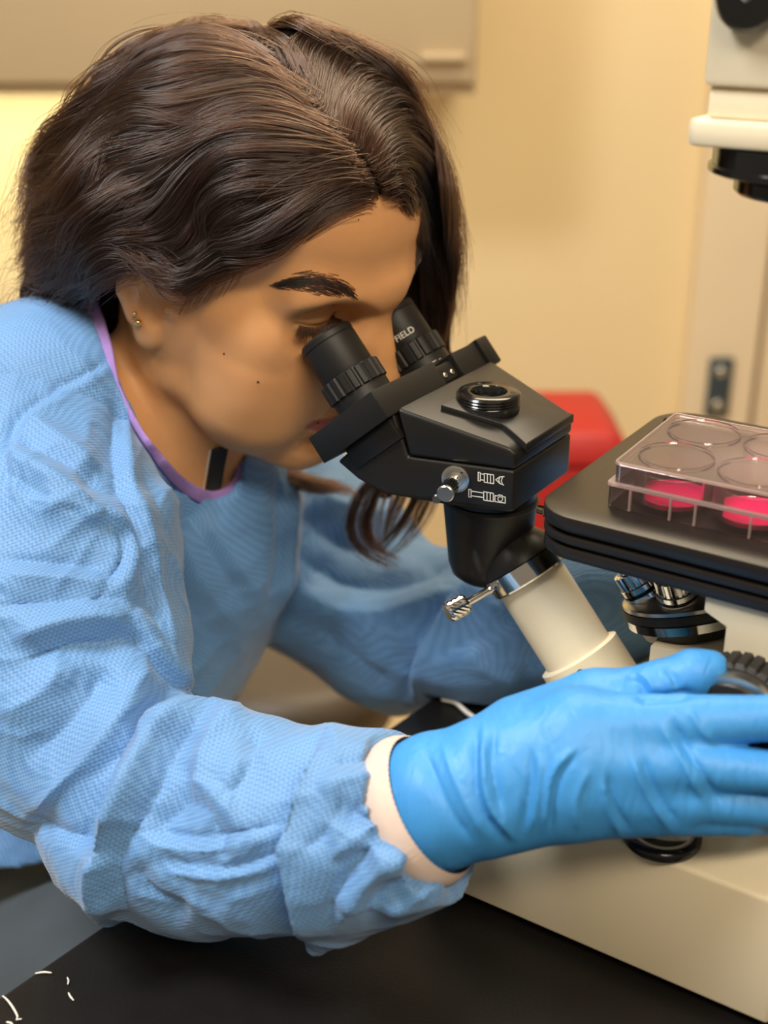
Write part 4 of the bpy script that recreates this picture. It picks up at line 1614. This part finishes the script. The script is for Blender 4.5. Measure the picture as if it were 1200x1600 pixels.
def crumple(V, F, amp):
    n = vnormals(V, F)
    # cloth creases: warped ridged noise, coarse and fine
    W = V + 0.012 * np.stack([vnoise(V * 22, 5), vnoise(V * 22, 6), vnoise(V * 22, 7)], -1)
    g = 0.65 * ridged(W * np.array([20, 20, 34]), 1) + 0.35 * ridged(W * np.array([46, 40, 60]), 2)
    return V + n * (amp * g)[:, None]


FOLDS = [
    # upper sleeve over the forearm
    ('s', [(323, 1095), (266, 1184), (215, 1272), (186, 1329), (180, 1380), (200, 1437)], 11, 48),
    ('r', [(222, 1006), (209, 1063), (139, 1190), (40, 1275)], 9, 24),
    ('r', [(312, 1072), (279, 1120), (190, 1304), (160, 1430)], 8, 24),
    ('v', [(262, 1075), (220, 1150), (165, 1240), (120, 1330)], 6, 20),
    ('v', [(170, 1040), (120, 1120), (40, 1190)], 6, 20),
    ('r', [(110, 1030), (60, 1090), (0, 1120)], 5, 20),
    ('v', [(50, 1262), (100, 1300), (150, 1312), (190, 1330)], 5, 14),
    # forearm
    ('r', [(376, 1110), (345, 1146), (298, 1253)], 7, 20),
    ('v', [(411, 1146), (380, 1209), (342, 1253)], 6, 18),
    ('r', [(440, 1168), (385, 1190), (329, 1266)], 5, 16),
    ('v', [(300, 1190), (285, 1250), (230, 1300)], 5, 18),
    ('v', [(215, 1297), (316, 1307), (443, 1285)], 3.0, 7),
    ('r', [(230, 1318), (320, 1330), (430, 1308)], 2.5, 9),
    ('v', [(253, 1345), (354, 1356), (443, 1331)], 2.6, 6),
    ('r', [(245, 1362), (354, 1370), (440, 1348)], 3.2, 8),
    ('v', [(210, 1340), (240, 1400), (300, 1430)], 4, 16),
    ('v', [(330, 1280), (345, 1300), (350, 1345)], 2.5, 8),
    ('S', [(506, 1158), (468, 1221), (446, 1285), (443, 1354), (462, 1437), (494, 1487)], 10, 40),
    # gathers at the cuff
    ('v', [(604, 1177), (556, 1188), (506, 1205)], 3.5, 11), ('r', [(606, 1205), (550, 1220), (500, 1240)], 3, 11),
    ('v', [(608, 1253), (565, 1262), (530, 1282)], 4, 12), ('r', [(615, 1285), (570, 1300), (520, 1340)], 3.5, 11),
    ('v', [(622, 1304), (565, 1335), (500, 1440)], 4.5, 15), ('r', [(640, 1335), (580, 1370), (520, 1450)], 4, 14),
    ('v', [(660, 1362), (600, 1395), (560, 1430)], 4, 12), ('r', [(690, 1378), (640, 1405), (600, 1425)], 3, 12),
    ('v', [(540, 1240), (510, 1300), (470, 1330)], 3.0, 11),
    # shoulder and upper arm
    ('v', [(96, 612), (40, 639), (14, 693), (10, 785)], 3.5, 7), ('r', [(110, 622), (52, 650), (26, 700), (22, 785)], 2.5, 8),
    ('v', [(75, 612), (120, 592), (168, 563)], 2.5, 6), ('r', [(80, 624), (124, 604), (172, 576)], 2, 7),
    ('r', [(10, 706), (83, 752), (154, 806)], 6, 16), ('v', [(20, 690), (100, 725), (165, 775)], 5, 14),
    ('r', [(40, 650), (95, 690), (150, 735)], 5, 16), ('v', [(10, 735), (75, 782), (140, 822)], 4, 12),
    ('r', [(46, 781), (120, 800), (166, 826), (180, 868), (165, 900)], 7, 18),
    ('S', [(150, 806), (186, 838), (190, 890), (165, 925)], 8, 30),
    ('v', [(0, 872), (104, 880), (172, 888)], 4, 11), ('r', [(0, 900), (100, 905), (180, 915)], 4, 14),
    ('v', [(0, 945), (90, 940), (190, 935)], 5, 16), ('r', [(20, 1002), (104, 970), (205, 965)], 7, 17),
    ('v', [(30, 1035), (110, 1005), (200, 1000)], 6, 14),
    ('S', [(196, 960), (228, 1018), (258, 1060), (322, 1096)], 7, 36),
    # chest drape
    ('S', [(184, 620), (190, 743), (212, 850), (240, 930), (250, 1010)], 7, 40),
    ('v', [(205, 700), (240, 800), (270, 900), (330, 1010)], 4, 22), ('r', [(235, 720), (280, 830), (330, 930), (380, 985)], 5, 26),
    ('v', [(275, 780), (330, 865), (385, 950)], 4.5, 20), ('r', [(310, 800), (370, 880), (415, 945)], 4, 20),
    ('S', [(442, 745), (446, 856), (425, 955)], 9, 24),
    # far sleeve
    ('v', [(455, 860), (540, 915), (640, 905), (720, 860)], 8, 22), ('r', [(450, 905), (540, 955), (640, 950), (740, 905)], 8, 26),
    ('v', [(470, 800), (540, 850), (620, 850)], 7, 20), ('r', [(480, 770), (560, 800), (640, 805)], 6, 20),
    ('S', [(760, 880), (700, 950), (655, 1020), (640, 1095)], 10, 40),
    ('v', [(770, 960), (820, 990), (840, 1050)], 6, 18), ('r', [(740, 1000), (760, 1040), (820, 1060)], 5, 20),
    ('v', [(500, 985), (560, 1030), (610, 1080)], 4, 20),
]
Vg = crumple(apply_folds(Vg, Fg, FOLDS), Fg, 0.0018)
Vs = crumple(apply_folds(Vs, Fs, FOLDS), Fs, 0.0032)
Vg, Fg = np.vstack([Vg, Vs]), np.vstack([Fg, Fs + len(Vg)])
gown = obj('gown', Vg, Fg, M['gown'], person)
gown['label'] = 'pale blue non-woven isolation gown with long sleeves'
gown_bvh = bvh_of(Vg, Fg)

# purple scrub neckline and black lanyard
def ribbon(mid, wid, side, th, nrm):
    """band along points mid, spread along vectors side, thickness along nrm"""
    n = len(mid)
    V, F = [], []
    for i in range(n):
        for s, t in ((-1, 0), (-0.6, 1), (0.6, 1), (1, 0), (0.6, -1), (-0.6, -1)):
            V.append(mid[i] + side[i] * wid[i] * s * 0.5 + nrm[i] * th * t * 0.5)
    for i in range(n - 1):
        for k in range(6):
            j = (k + 1) % 6
            F.append([i * 6 + k, i * 6 + j, (i + 1) * 6 + j, (i + 1) * 6 + k])
    F += [list(range(6))[::-1], [(n - 1) * 6 + k for k in range(6)]]
    return np.array(V), F


edge_px = resample([(133, 470), (146, 492), (163, 545), (193, 620), (232, 690), (268, 742), (300, 770), (330, 782), (360, 772), (379, 745), (383, 690)], 48)
tng = np.gradient(edge_px, axis=0)
tng /= np.linalg.norm(tng, axis=1)[:, None]
nin = np.stack([tng[:, 1], -tng[:, 0]], -1)                      # toward the neck
depth = []
for q, n2 in zip(edge_px, nin):
    best = None
    for o_ in (-5, -9, -14):
        h = cast(gown_bvh, *(q + n2 * o_))
        if h is not None:
            dp = proj(h[0])[2]
            best = dp if best is None else min(best, dp)
    depth.append(best if best else np.nan)
depth = np.array(depth)
ok = ~np.isnan(depth)
depth = np.interp(np.arange(48), np.arange(48)[ok], depth[ok])
depth = np.convolve(np.pad(depth, 4, 'edge'), np.ones(9) / 9, 'valid')
vis = np.interp(np.arange(48) / 47.0, [0, 0.16, 0.28, 0.45, 0.55, 0.75, 1], [15, 14, 3, 2, 8, 15, 13])
mid, side_, nr_ = [], [], []
for q, n2, dp, w_ in zip(edge_px, nin, depth, vis):
    a = P(*(q - n2 * 10), dp + 0.006)
    b_ = P(*(q + n2 * w_), dp + 0.003)
    mid.append((a + b_) / 2)
    side_.append(b_ - a)
    v = CAM - mid[-1]
    nr_.append(v / np.linalg.norm(v))
V, F = ribbon(mid, [1.0] * 48, side_, 0.0022, nr_)
nk_ = obj('scrub_neckline', V, F, M['purple'], person)
nk_['label'] = 'purple cotton scrub neckline under the gown'
lan = resample([(349, 672), (346, 690), (338, 730), (330, 775)], 16)
mid, nr_ = [], []
lastd = 0.80
for q in lan:
    h = cast(body_bvh, *q)
    dp = proj(h[0])[2] if h is not None else lastd
    dp = dp if dp > 0.775 else lastd
    lastd = dp
    mid.append(P(q[0], q[1], dp - 0.003))
    nr_.append((CAM - mid[-1]) / np.linalg.norm(CAM - mid[-1]))
sd_ = [np.array([1.0, 0, 0.25])] * 16
V, F = ribbon(mid, [0.011] * 16, sd_, 0.0015, nr_)
ln = obj('lanyard', V, F, M['strap'], person)
ln['label'] = 'black lanyard strap with a pale edge at the throat'
V, F = ribbon([m_ - np.array([0.0062, 0, 0.0015]) for m_ in mid], [0.0018] * 16, sd_, 0.0017, nr_)
obj('piping', V, F, M['paper'], ln)

# lap in grey trousers under the bench edge
lf = Field((-0.45, 0.30, -0.60), (0.15, 1.15, -0.04), 0.005)
lf.chain([P(60, 1500, 0.95), P(160, 1560, 0.86), P(330, 1700, 0.74)], [0.095, 0.085, 0.07], 0.03)
lf.chain([P(260, 1330, 1.15), P(420, 1400, 1.02), P(560, 1480, 0.92)], [0.095, 0.085, 0.07], 0.03)
Zl = lf.ax[2][None, None, :]
lf.f = np.maximum(lf.f, Zl + 0.06)
Vl_, Fl_ = lf.mesh()
tr = obj('trousers', smooth_mesh(Vl_, Fl_, 2), Fl_, M['trousers'], person)

# --- gloved hands
gl = Field(P(960, 1180, 0.55) - np.array([0.13, 0.10, 0.09]), P(960, 1180, 0.55) + np.array([0.13, 0.10, 0.09]), 0.0011)


def gp(*t):
    return P(*t)


gl.chain([CUFF_C - CUFF_A * 0.02, CUFF_C, gp(765, 1228, .567)], [.0300, .0310, .0285], 0.0)
for tab in ([(765, 1200, .565, .0230), (900, 1150, .556, .0200), (1062, 1128, .545, .0118), (1200, 1122, .538, .0096), (1310, 1120, .552, .0092), (1345, 1118, .572, .0085)],
            [(765, 1225, .563, .0230), (900, 1190, .553, .0200), (1085, 1196, .541, .0112), (1210, 1207, .537, .0090), (1330, 1200, .555, .0090), (1350, 1195, .575, .0084)],
            [(765, 1250, .565, .0220), (900, 1225, .555, .0195), (1085, 1247, .545, .0108), (1210, 1262, .546, .0086), (1310, 1245, .560, .0086), (1330, 1235, .578, .0080)],
            [(765, 1265, .568, .0200), (890, 1250, .559, .0175), (1060, 1268, .550, .0105), (1160, 1276, .550, .0084), (1240, 1275, .564, .0078), (1265, 1262, .578, .0072)]):
    pts, rads = pr(tab)
    gl.chain(pts[:3], rads[:3], 0.005)
    gl.chain(pts[2:], rads[2:], 0.0012)
gl.cone(gp(820, 1160, .575), gp(930, 1105, .578), .022, .0170, 0.008)
gl.chain([gp(930, 1105, .578), gp(1035, 1073, .572), gp(1085, 1052, .570), gp(1112, 1043, .569)], [.0160, .0112, .0102, .0075], 0.005)
gl.cone(gp(800, 1250, .585), gp(1020, 1240, .572), .020, .016, 0.008)        # heel of the palm
Vv, Fv = gl.mesh()
Vv = smooth_mesh(Vv, Fv, 2, 0.5)
GF = [('v', [(745, 1140), (742, 1200), (752, 1260), (790, 1318)], 2.2, 7), ('r', [(757, 1140), (755, 1200), (766, 1260), (806, 1312)], 2.0, 8),
      ('v', [(772, 1140), (770, 1200), (785, 1270)], 1.4, 6), ('r', [(895, 1170), (862, 1215), (850, 1300)], 1.6, 5), ('v', [(905, 1175), (872, 1220), (858, 1300)], 1.2, 5),
      ('r', [(845, 1175), (842, 1230), (830, 1300)], 1.2, 5), ('v', [(830, 1170), (828, 1230), (815, 1300)], 1.2, 5),
      ('r', [(940, 1215), (950, 1260), (970, 1305)], 1.3, 5), ('v', [(950, 1210), (960, 1255), (985, 1300)], 1.1, 5),
      ('r', [(985, 1180), (1010, 1240), (1050, 1300)], 1.3, 5), ('v', [(1000, 1180), (1024, 1235), (1060, 1290)], 1.2, 5),
      ('r', [(1030, 1130), (1060, 1180), (1105, 1260)], 1.4, 6), ('v', [(1046, 1120), (1080, 1180), (1125, 1255)], 1.3, 5),
      ('r', [(1075, 1105), (1095, 1140), (1115, 1160)], 1.0, 5), ('r', [(920, 1200), (900, 1250), (905, 1300)], 1.0, 5),
      ('v', [(980, 1058), (1000, 1068), (1010, 1085)], 1.2, 5), ('r', [(995, 1050), (1015, 1065), (1022, 1085)], 1.0, 4), ('v', [(1040, 1045), (1052, 1058), (1058, 1075)], 0.9, 4),
      ('v', [(990, 1090), (1040, 1088), (1085, 1082)], 2.2, 7), ('r', [(690, 1160), (720, 1240), (760, 1310)], 1.0, 7), ('v', [(660, 1165), (700, 1260), (740, 1320)], 1.2, 8)]
Vv = apply_folds(Vv, Fv, [(k_, p_, a_ * 1.5, w_) for k_, p_, a_, w_ in GF])
glove = obj('glove', Vv, Fv, M['glove'], person)
glove['label'] = 'blue nitrile glove on the hand at the focus knob'
Vm = WL(Vv) * np.array([1, -1, 1])
g2 = obj('glove', LW(Vm), Fv[:, ::-1], M['glove'], person)
g2['label'] = 'blue nitrile glove on the far hand'


# knitted cuff rings
def cuff(c, ax, r0, r1, L, tilt_up, name):
    n, m_ = 150, 10
    ax = ax / np.linalg.norm(ax)
    u_ = np.cross(ax, E3)
    u_ /= np.linalg.norm(u_)
    v_ = np.cross(u_, ax)
    V, F = [], []
    for j in range(m_ + 1):
        t = j / m_
        bulge = math.sin(math.pi * t) * 0.0022
        for i in range(n):
            a = 2 * math.pi * i / n
            r = r0 + (r1 - r0) * t + bulge + 0.00035 * math.cos(a * 75)
            V.append(c + ax * (L * t) + r * (math.cos(a) * u_ + 1.0 * math.sin(a) * v_))
    for j in range(m_):
        for i in range(n):
            k = (i + 1) % n
            F.append([j * n + i, j * n + k, (j + 1) * n + k, (j + 1) * n + i])
    return np.array(V), F


V, F = cuff(CUFF_C - CUFF_A * 0.019, CUFF_A, 0.0335, 0.0325, 0.015, 0, 'cuff')
cf = obj('cuff', V, F, M['cuff'], person)
cf['label'] = 'pale pink knitted cuff of the near sleeve'
Vm = WL(V) * np.array([1, -1, 1])
cf2 = obj('cuff', LW(Vm), [f[::-1] for f in F], M['cuff'], person)
cf2['label'] = 'pale knitted cuff of the far sleeve'
#@@HAIR
# --- hair: dark under-volume plus strands laid over it in sheets
hf = Field((-230, -135, -130), (140, 150, 165), 2.2)
hf.ell((-11, 0, 47), (97, 75, 81))
hf.ell((28, 0, 71), (62, 64, 50), 6)
hk = 1000 / HS * HD


def hb(x, y, d, r, k=25, x2=None):
    hf.ball(PH(x, y, d), r * hk, k)


def hchain(tab, k=18):
    hf.chain([PH(a, b, c) for a, b, c, _ in tab], [r * hk for *_, r in tab], k)


hchain([(330, 330, .690, .030), (235, 330, .700, .043), (165, 370, .720, .032), (105, 420, .728, .016), (60, 460, .733, .005)], 12)
hchain([(265, 215, .715, .043), (185, 280, .735, .034), (120, 345, .743, .018)], 12)
hchain([(400, 350, .672, .020), (320, 395, .672, .020), (275, 415, .676, .014)], 12)
hchain([(300, 430, .672, .010), (287, 450, .672, .004)], 8)
hchain([(470, 135, .690, .022), (555, 190, .700, .022), (600, 250, .710, .018)], 14)
hchain([(598, 240, .710, .020), (636, 295, .735, .014), (656, 380, .755, .015), (663, 470, .772, .013), (664, 560, .785, .010), (645, 660, .80, .006), (600, 760, .815, .004)], 10)
hchain([(560, 330, .755, .028), (605, 420, .77, .022), (625, 500, .78, .018), (640, 580, .79, .01)], 10)
hchain([(240, 400, .735, .030), (200, 455, .742, .026), (165, 490, .748, .018)], 10)
# face opening on the near side
FACE = [(650, 330), (625, 312), (598, 304), (560, 308), (520, 326), (450, 378), (372, 426), (318, 452), (290, 466), (268, 432), (240, 408), (205, 410), (180, 440), (190, 520), (150, 640), (420, 820), (700, 720), (700, 330)]
X_, Y_, Z_ = np.meshgrid(*hf.ax, indexing='ij')
near = (hf.f < 12) & ((Y_ < 16) | ((Y_ < 34) & (Z_ < 92) & (X_ > 40))) & (X_ > -42)
Wp = HW(np.stack([X_[near], Y_[near], Z_[near]], -1))
qx, qy, qd = proj(Wp)
cutd = poly_sd(FACE, qx, qy) * qd / FPX * hk
tmp = hf.f[near]
hf.f[near] = np.maximum(tmp, cutd)
del X_, Y_, Z_
Vb_, Fb_ = hf.mesh()
Vb_ = HW(smooth_mesh(Vb_, Fb_, 3, 0.5))
hair = obj('hair', Vb_, Fb_, M['hairbase'], person)
hair['label'] = 'long wavy dark brown hair parted at the side'
hair_bvh = bvh_of(Vb_, Fb_)
HC = HW((-5, 0, 40))


def guide(pts, n=26, off=0.001, ddef=None):
    """photo positions -> points on the hair volume; (x, y, d) entries keep their own distance"""
    out = []
    last = None
    fixed = [len(p) == 3 for p in pts]
    raw = []
    for p in pts:
        if len(p) == 3:
            raw.append(P(p[0], p[1], p[2] * HD))
            continue
        h = cast(hair_bvh, p[0], p[1])
        if h is None:
            v2 = np.array([400.0 - p[0], 330.0 - p[1]])
            v2 *= 15.0 / np.linalg.norm(v2)
            p = (p[0] + v2[0], p[1] + v2[1])
            c = P(p[0], p[1], ddef or 0.73)
            hn = hair_bvh.find_nearest(Vector(c))
            dd2 = proj(np.array(hn[0]))[2]
            raw.append(P(p[0], p[1], dd2))
        else:
            raw.append(h[0] + h[1] * off)
    return resample(np.array(raw), n)


def sheet(guides, nclump, per, crad, lift, wave, npts=26, tipr=0.35, seed=1, freq=2.2, endj=0.12, startj=0.05, stray=0.0):
    r_ = np.random.default_rng(seed)
    G = np.array(guides)
    m_ = len(G)
    S = []
    s = np.linspace(0, 1, npts)
    for c in range(nclump):
        u_ = r_.uniform(0, m_ - 1)
        i = min(int(u_), m_ - 2)
        w_ = u_ - i
        w_ = w_ * w_ * (3 - 2 * w_) * 0.5 + w_ * 0.5
        C = G[i] * (1 - w_) + G[i + 1] * w_
        T = np.gradient(C, axis=0)
        T /= np.linalg.norm(T, axis=1)[:, None] + 1e-9
        Nn = C - HC
        Nn -= T * (Nn * T).sum(1)[:, None]
        Nn /= np.linalg.norm(Nn, axis=1)[:, None] + 1e-9
        Bn = np.cross(T, Nn)
        # neighbouring locks wave together
        ph, ph2 = 1.1 * u_ + r_.normal(0, 0.55), 1.1 * u_ + 1.2 + r_.normal(0, 0.6)
        fq = freq * r_.uniform(0.92, 1.08)
        am = wave * r_.uniform(0.5, 1.25)
        grow = np.clip(s * 2.5, 0, 1)
        lf_ = lift * r_.uniform(0.1, 1.0)
        e1_, s1_ = 1 - endj * r_.uniform(0, 1), startj * r_.uniform(0, 1)
        C2 = C + Nn * (lf_ * np.sin(np.pi * np.clip(s * 0.9 + 0.05, 0, 1)) ** 0.6)[:, None] \
            + Bn * (am * grow * np.sin(fq * 6.28 * s + ph))[:, None] + Nn * (am * grow * (0.5 + 0.7 * np.sin(fq * 6.28 * s + ph2)))[:, None]
        cr = crad * r_.uniform(0.5, 1.4)
        for k in range(per):
            b0, n0 = r_.normal(0, cr), r_.normal(0, cr * 0.45)
            sp = 1 - (1 - tipr) * s ** 1.5
            q = C2 + Bn * (b0 * sp)[:, None] + Nn * (abs(n0) * sp)[:, None]
            if stray > 0 and r_.uniform() < stray:
                a1_, a2_ = r_.normal(0, 0.006, 2)
                q = q + Bn * (a1_ * s ** 2)[:, None] + Nn * (abs(a2_) * s ** 2 + 0.002 * s)[:, None]
            q = q + (Bn * np.sin(s * r_.uniform(4, 14) + r_.uniform(0, 6))[:, None] + Nn * np.cos(s * r_.uniform(4, 14) + r_.uniform(0, 6))[:, None]) * 0.0004
            ss = np.clip(s1_ + (e1_ - s1_ - r_.uniform(0, endj)) * s, 0, 1) * (npts - 1)
            ii = np.minimum(ss.astype(int), npts - 2)
            ff_ = (ss - ii)[:, None]
            S.append(q[ii] * (1 - ff_) + q[ii + 1] * ff_)
    return S


def toward(gs, dx, dy):
    # begin a little beyond the parting so both sides meet
    return [[(g[0][0] + dx, g[0][1] + dy)] + list(g) for g in gs]


A = [guide(g) for g in toward((
    [(578, 298), (530, 318), (480, 348), (420, 384), (365, 414), (318, 440), (288, 450), (264, 410), (232, 390), (203, 394), (170, 428)],
    [(572, 285), (520, 292), (460, 312), (405, 345), (355, 385), (315, 418), (288, 424), (257, 392), (222, 384), (188, 408), (148, 455)],
    [(560, 268), (500, 265), (440, 275), (385, 290), (345, 318), (318, 358), (290, 388), (255, 388), (215, 392), (175, 425), (120, 475)],
    [(545, 248), (480, 238), (415, 244), (350, 262), (305, 290), (275, 325), (240, 355), (200, 375), (160, 405), (125, 445), (85, 490)],
    [(528, 228), (460, 208), (390, 210), (325, 225), (265, 248), (220, 285), (185, 325), (150, 355), (115, 400), (75, 445), (30, 490)],
    [(508, 205), (440, 180), (370, 178), (300, 195), (235, 215), (180, 250), (145, 290), (115, 335), (85, 380), (50, 430), (10, 455)],
    [(485, 178), (420, 142), (350, 140), (280, 160), (215, 190), (160, 225), (115, 265), (85, 310), (65, 360), (45, 410), (5, 430)],
    [(460, 148), (395, 108), (330, 105), (265, 125), (205, 158), (155, 195), (110, 235), (75, 280), (52, 330), (40, 375), (15, 400)],
    [(432, 112), (375, 78), (315, 76), (258, 97), (203, 132), (153, 175), (108, 220), (72, 265), (48, 305), (35, 340), (30, 370)],
    [(405, 75), (360, 52), (310, 62), (258, 86), (205, 122), (158, 165), (115, 212), (80, 255), (55, 290), (40, 320), (35, 350)],
    [(428, 72), (388, 46), (345, 42), (300, 60), (252, 84), (203, 120), (156, 164), (112, 212), (78, 256), (52, 292), (38, 322)],
), 9, 5)]
B = [guide(g) for g in toward((
    [(622, 312), (630, 308), (638, 320), (645, 350), (650, 400), (653, 460), (658, 520), (660, 570)],
    [(600, 298), (614, 288), (632, 300), (645, 340), (652, 400), (655, 460), (660, 520), (662, 570)],
    [(585, 275), (603, 240), (632, 232), (658, 265), (672, 330), (680, 400), (684, 470), (682, 560)],
    [(570, 258), (588, 212), (622, 188), (655, 215), (680, 280), (690, 360), (694, 440), (688, 545)],
    [(548, 236), (560, 180), (592, 152), (630, 165), (668, 215), (690, 290), (698, 380), (696, 500)],
    [(520, 205), (530, 140), (560, 110), (602, 125), (645, 165), (682, 230), (698, 310), (702, 430)],
    [(485, 165), (500, 105), (530, 82), (570, 98), (615, 130), (655, 175), (688, 240), (700, 330)],
    [(450, 122), (470, 75), (500, 66), (540, 82), (585, 108), (630, 145), (668, 195), (692, 260)],
    [(415, 80), (435, 48), (465, 50), (505, 68), (550, 90), (598, 120), (640, 155), (675, 205)],
    [(392, 66), (412, 44), (440, 40), (485, 54), (535, 78), (588, 110), (632, 148), (668, 196)],
), -9, 1)]
strands = []
strands += sheet(A, 360, 26, 0.0019, 0.004, 0.0036, seed=11, stray=0.10)
strands += sheet(A, 80, 12, 0.0022, 0.009, 0.0060, seed=12, freq=2.6, stray=0.3)
strands += sheet(B, 60, 24, 0.0045, 0.001, 0.0015, seed=23, freq=1.9)
strands += sheet(A, 60, 24, 0.0045, 0.001, 0.0015, seed=24)
strands += sheet(B, 260, 26, 0.0018, 0.003, 0.0030, seed=13, freq=1.9, stray=0.08)
X1 = [guide(g) for g in (
    [(500, 150), (468, 100), (430, 66), (385, 50), (335, 50), (285, 68), (235, 98)],
    [(478, 130), (448, 86), (415, 60), (372, 50), (322, 56), (272, 76), (225, 108)],
    [(460, 118), (432, 80), (398, 62), (355, 58), (306, 68), (258, 90), (212, 124)],
)]
strands += sheet(X1, 60, 22, 0.0026, 0.004, 0.0020, seed=31, freq=1.2, endj=0.35, stray=0.12)
# crown strands that cross over the parting and loose flyaways at the back
D1 = [guide(g) for g in (
    [(340, 55), (250, 85), (170, 140), (105, 225, .74), (50, 300, .75), (10, 345, .755), (-20, 380, .76)],
    [(300, 160), (200, 220), (120, 290), (60, 350, .735), (10, 385, .74), (-30, 410, .74)],
    [(260, 280), (170, 350), (90, 420), (40, 470, .725), (20, 505, .72), (50, 524, .715), (100, 500, .715)],
    [(235, 400), (190, 440), (150, 475), (100, 488, .715), (55, 500, .712), (15, 520, .71), (-15, 525, .71)],
    [(215, 385), (165, 420), (120, 455), (70, 480, .72), (30, 470, .72), (0, 440, .725), (-25, 420, .73)],
    [(220, 350), (140, 420), (70, 470, .72), (20, 490, .715), (0, 510, .71), (30, 528, .71), (90, 505, .71)],
)]
strands += sheet(D1, 60, 9, 0.0030, 0.004, 0.0060, seed=14, freq=1.6, tipr=1.2, endj=0.3, stray=0.5)
# locks that hang on the far side below the microscope head
Cg = [resample([P(q[0], q[1], q[2] * 1.02) for q in g], 26) for g in (
    [(690, 540, .790), (660, 640, .80), (600, 720, .815), (556, 770, .82), (545, 810, .82), (560, 845, .815), (600, 872, .81), (640, 886, .81)],
    [(685, 540, .795), (650, 640, .805), (610, 720, .815), (580, 775, .82), (570, 815, .82), (585, 850, .815), (625, 878, .81)],
    [(690, 545, .795), (665, 650, .80), (645, 730, .81), (625, 790, .815), (600, 835, .815), (580, 858, .815), (568, 862, .815)],
    [(695, 545, .790), (685, 640, .80), (670, 730, .81), (655, 800, .81), (630, 845, .81), (605, 870, .81), (590, 872, .81)],
)]
strands += sheet(Cg, 58, 16, 0.0024, 0.003, 0.0036, seed=15, freq=1.2, tipr=0.5, endj=0.15)
Eg = [resample([P(*q) for q in g], 26) for g in (
    [(380, 640, .84), (400, 695, .84), (440, 730, .84), (490, 742, .835), (540, 738, .83)],
    [(400, 640, .845), (425, 705, .845), (470, 738, .84), (520, 748, .835), (560, 770, .83)],
    [(395, 660, .85), (430, 720, .85), (480, 752, .845), (540, 760, .84), (565, 800, .83)],
)]
strands += sheet(Eg, 40, 14, 0.0030, 0.003, 0.0030, seed=16, freq=1.0, tipr=0.8, endj=0.2)
# baby hairs at the temple and in front of the ear
Fg_ = []
for i in range(90):
    t = rng.uniform(0, 1)
    base_ = resample([(292, 462), (318, 452), (372, 426), (450, 378), (520, 326), (560, 306), (600, 300)], 60)[int(t * 59)]
    dv_ = np.array([-0.8, 0.6]) if t > 0.3 else np.array([-0.25, 1.0])
    p_ = []
    L = rng.uniform(14, 34)
    for s_ in np.linspace(0, 1, 26):
        q = base_ + rng.normal(0, 0.02, 2) + np.array([6, -8]) * (1 - s_) + dv_ * L * s_ + np.array([-6, 0]) * s_ ** 2
        v = surf(q[0], q[1], 0.0006)
        p_.append(v if v is not None else p_[-1])
    Fg_.append(np.array(p_))
strands += Fg_
ho = curves_object('hair_strands', strands, 0.00017, 0.00006, M['hair'], hair, 26)
ho['kind'] = 'stuff'
print('strands', len(strands))
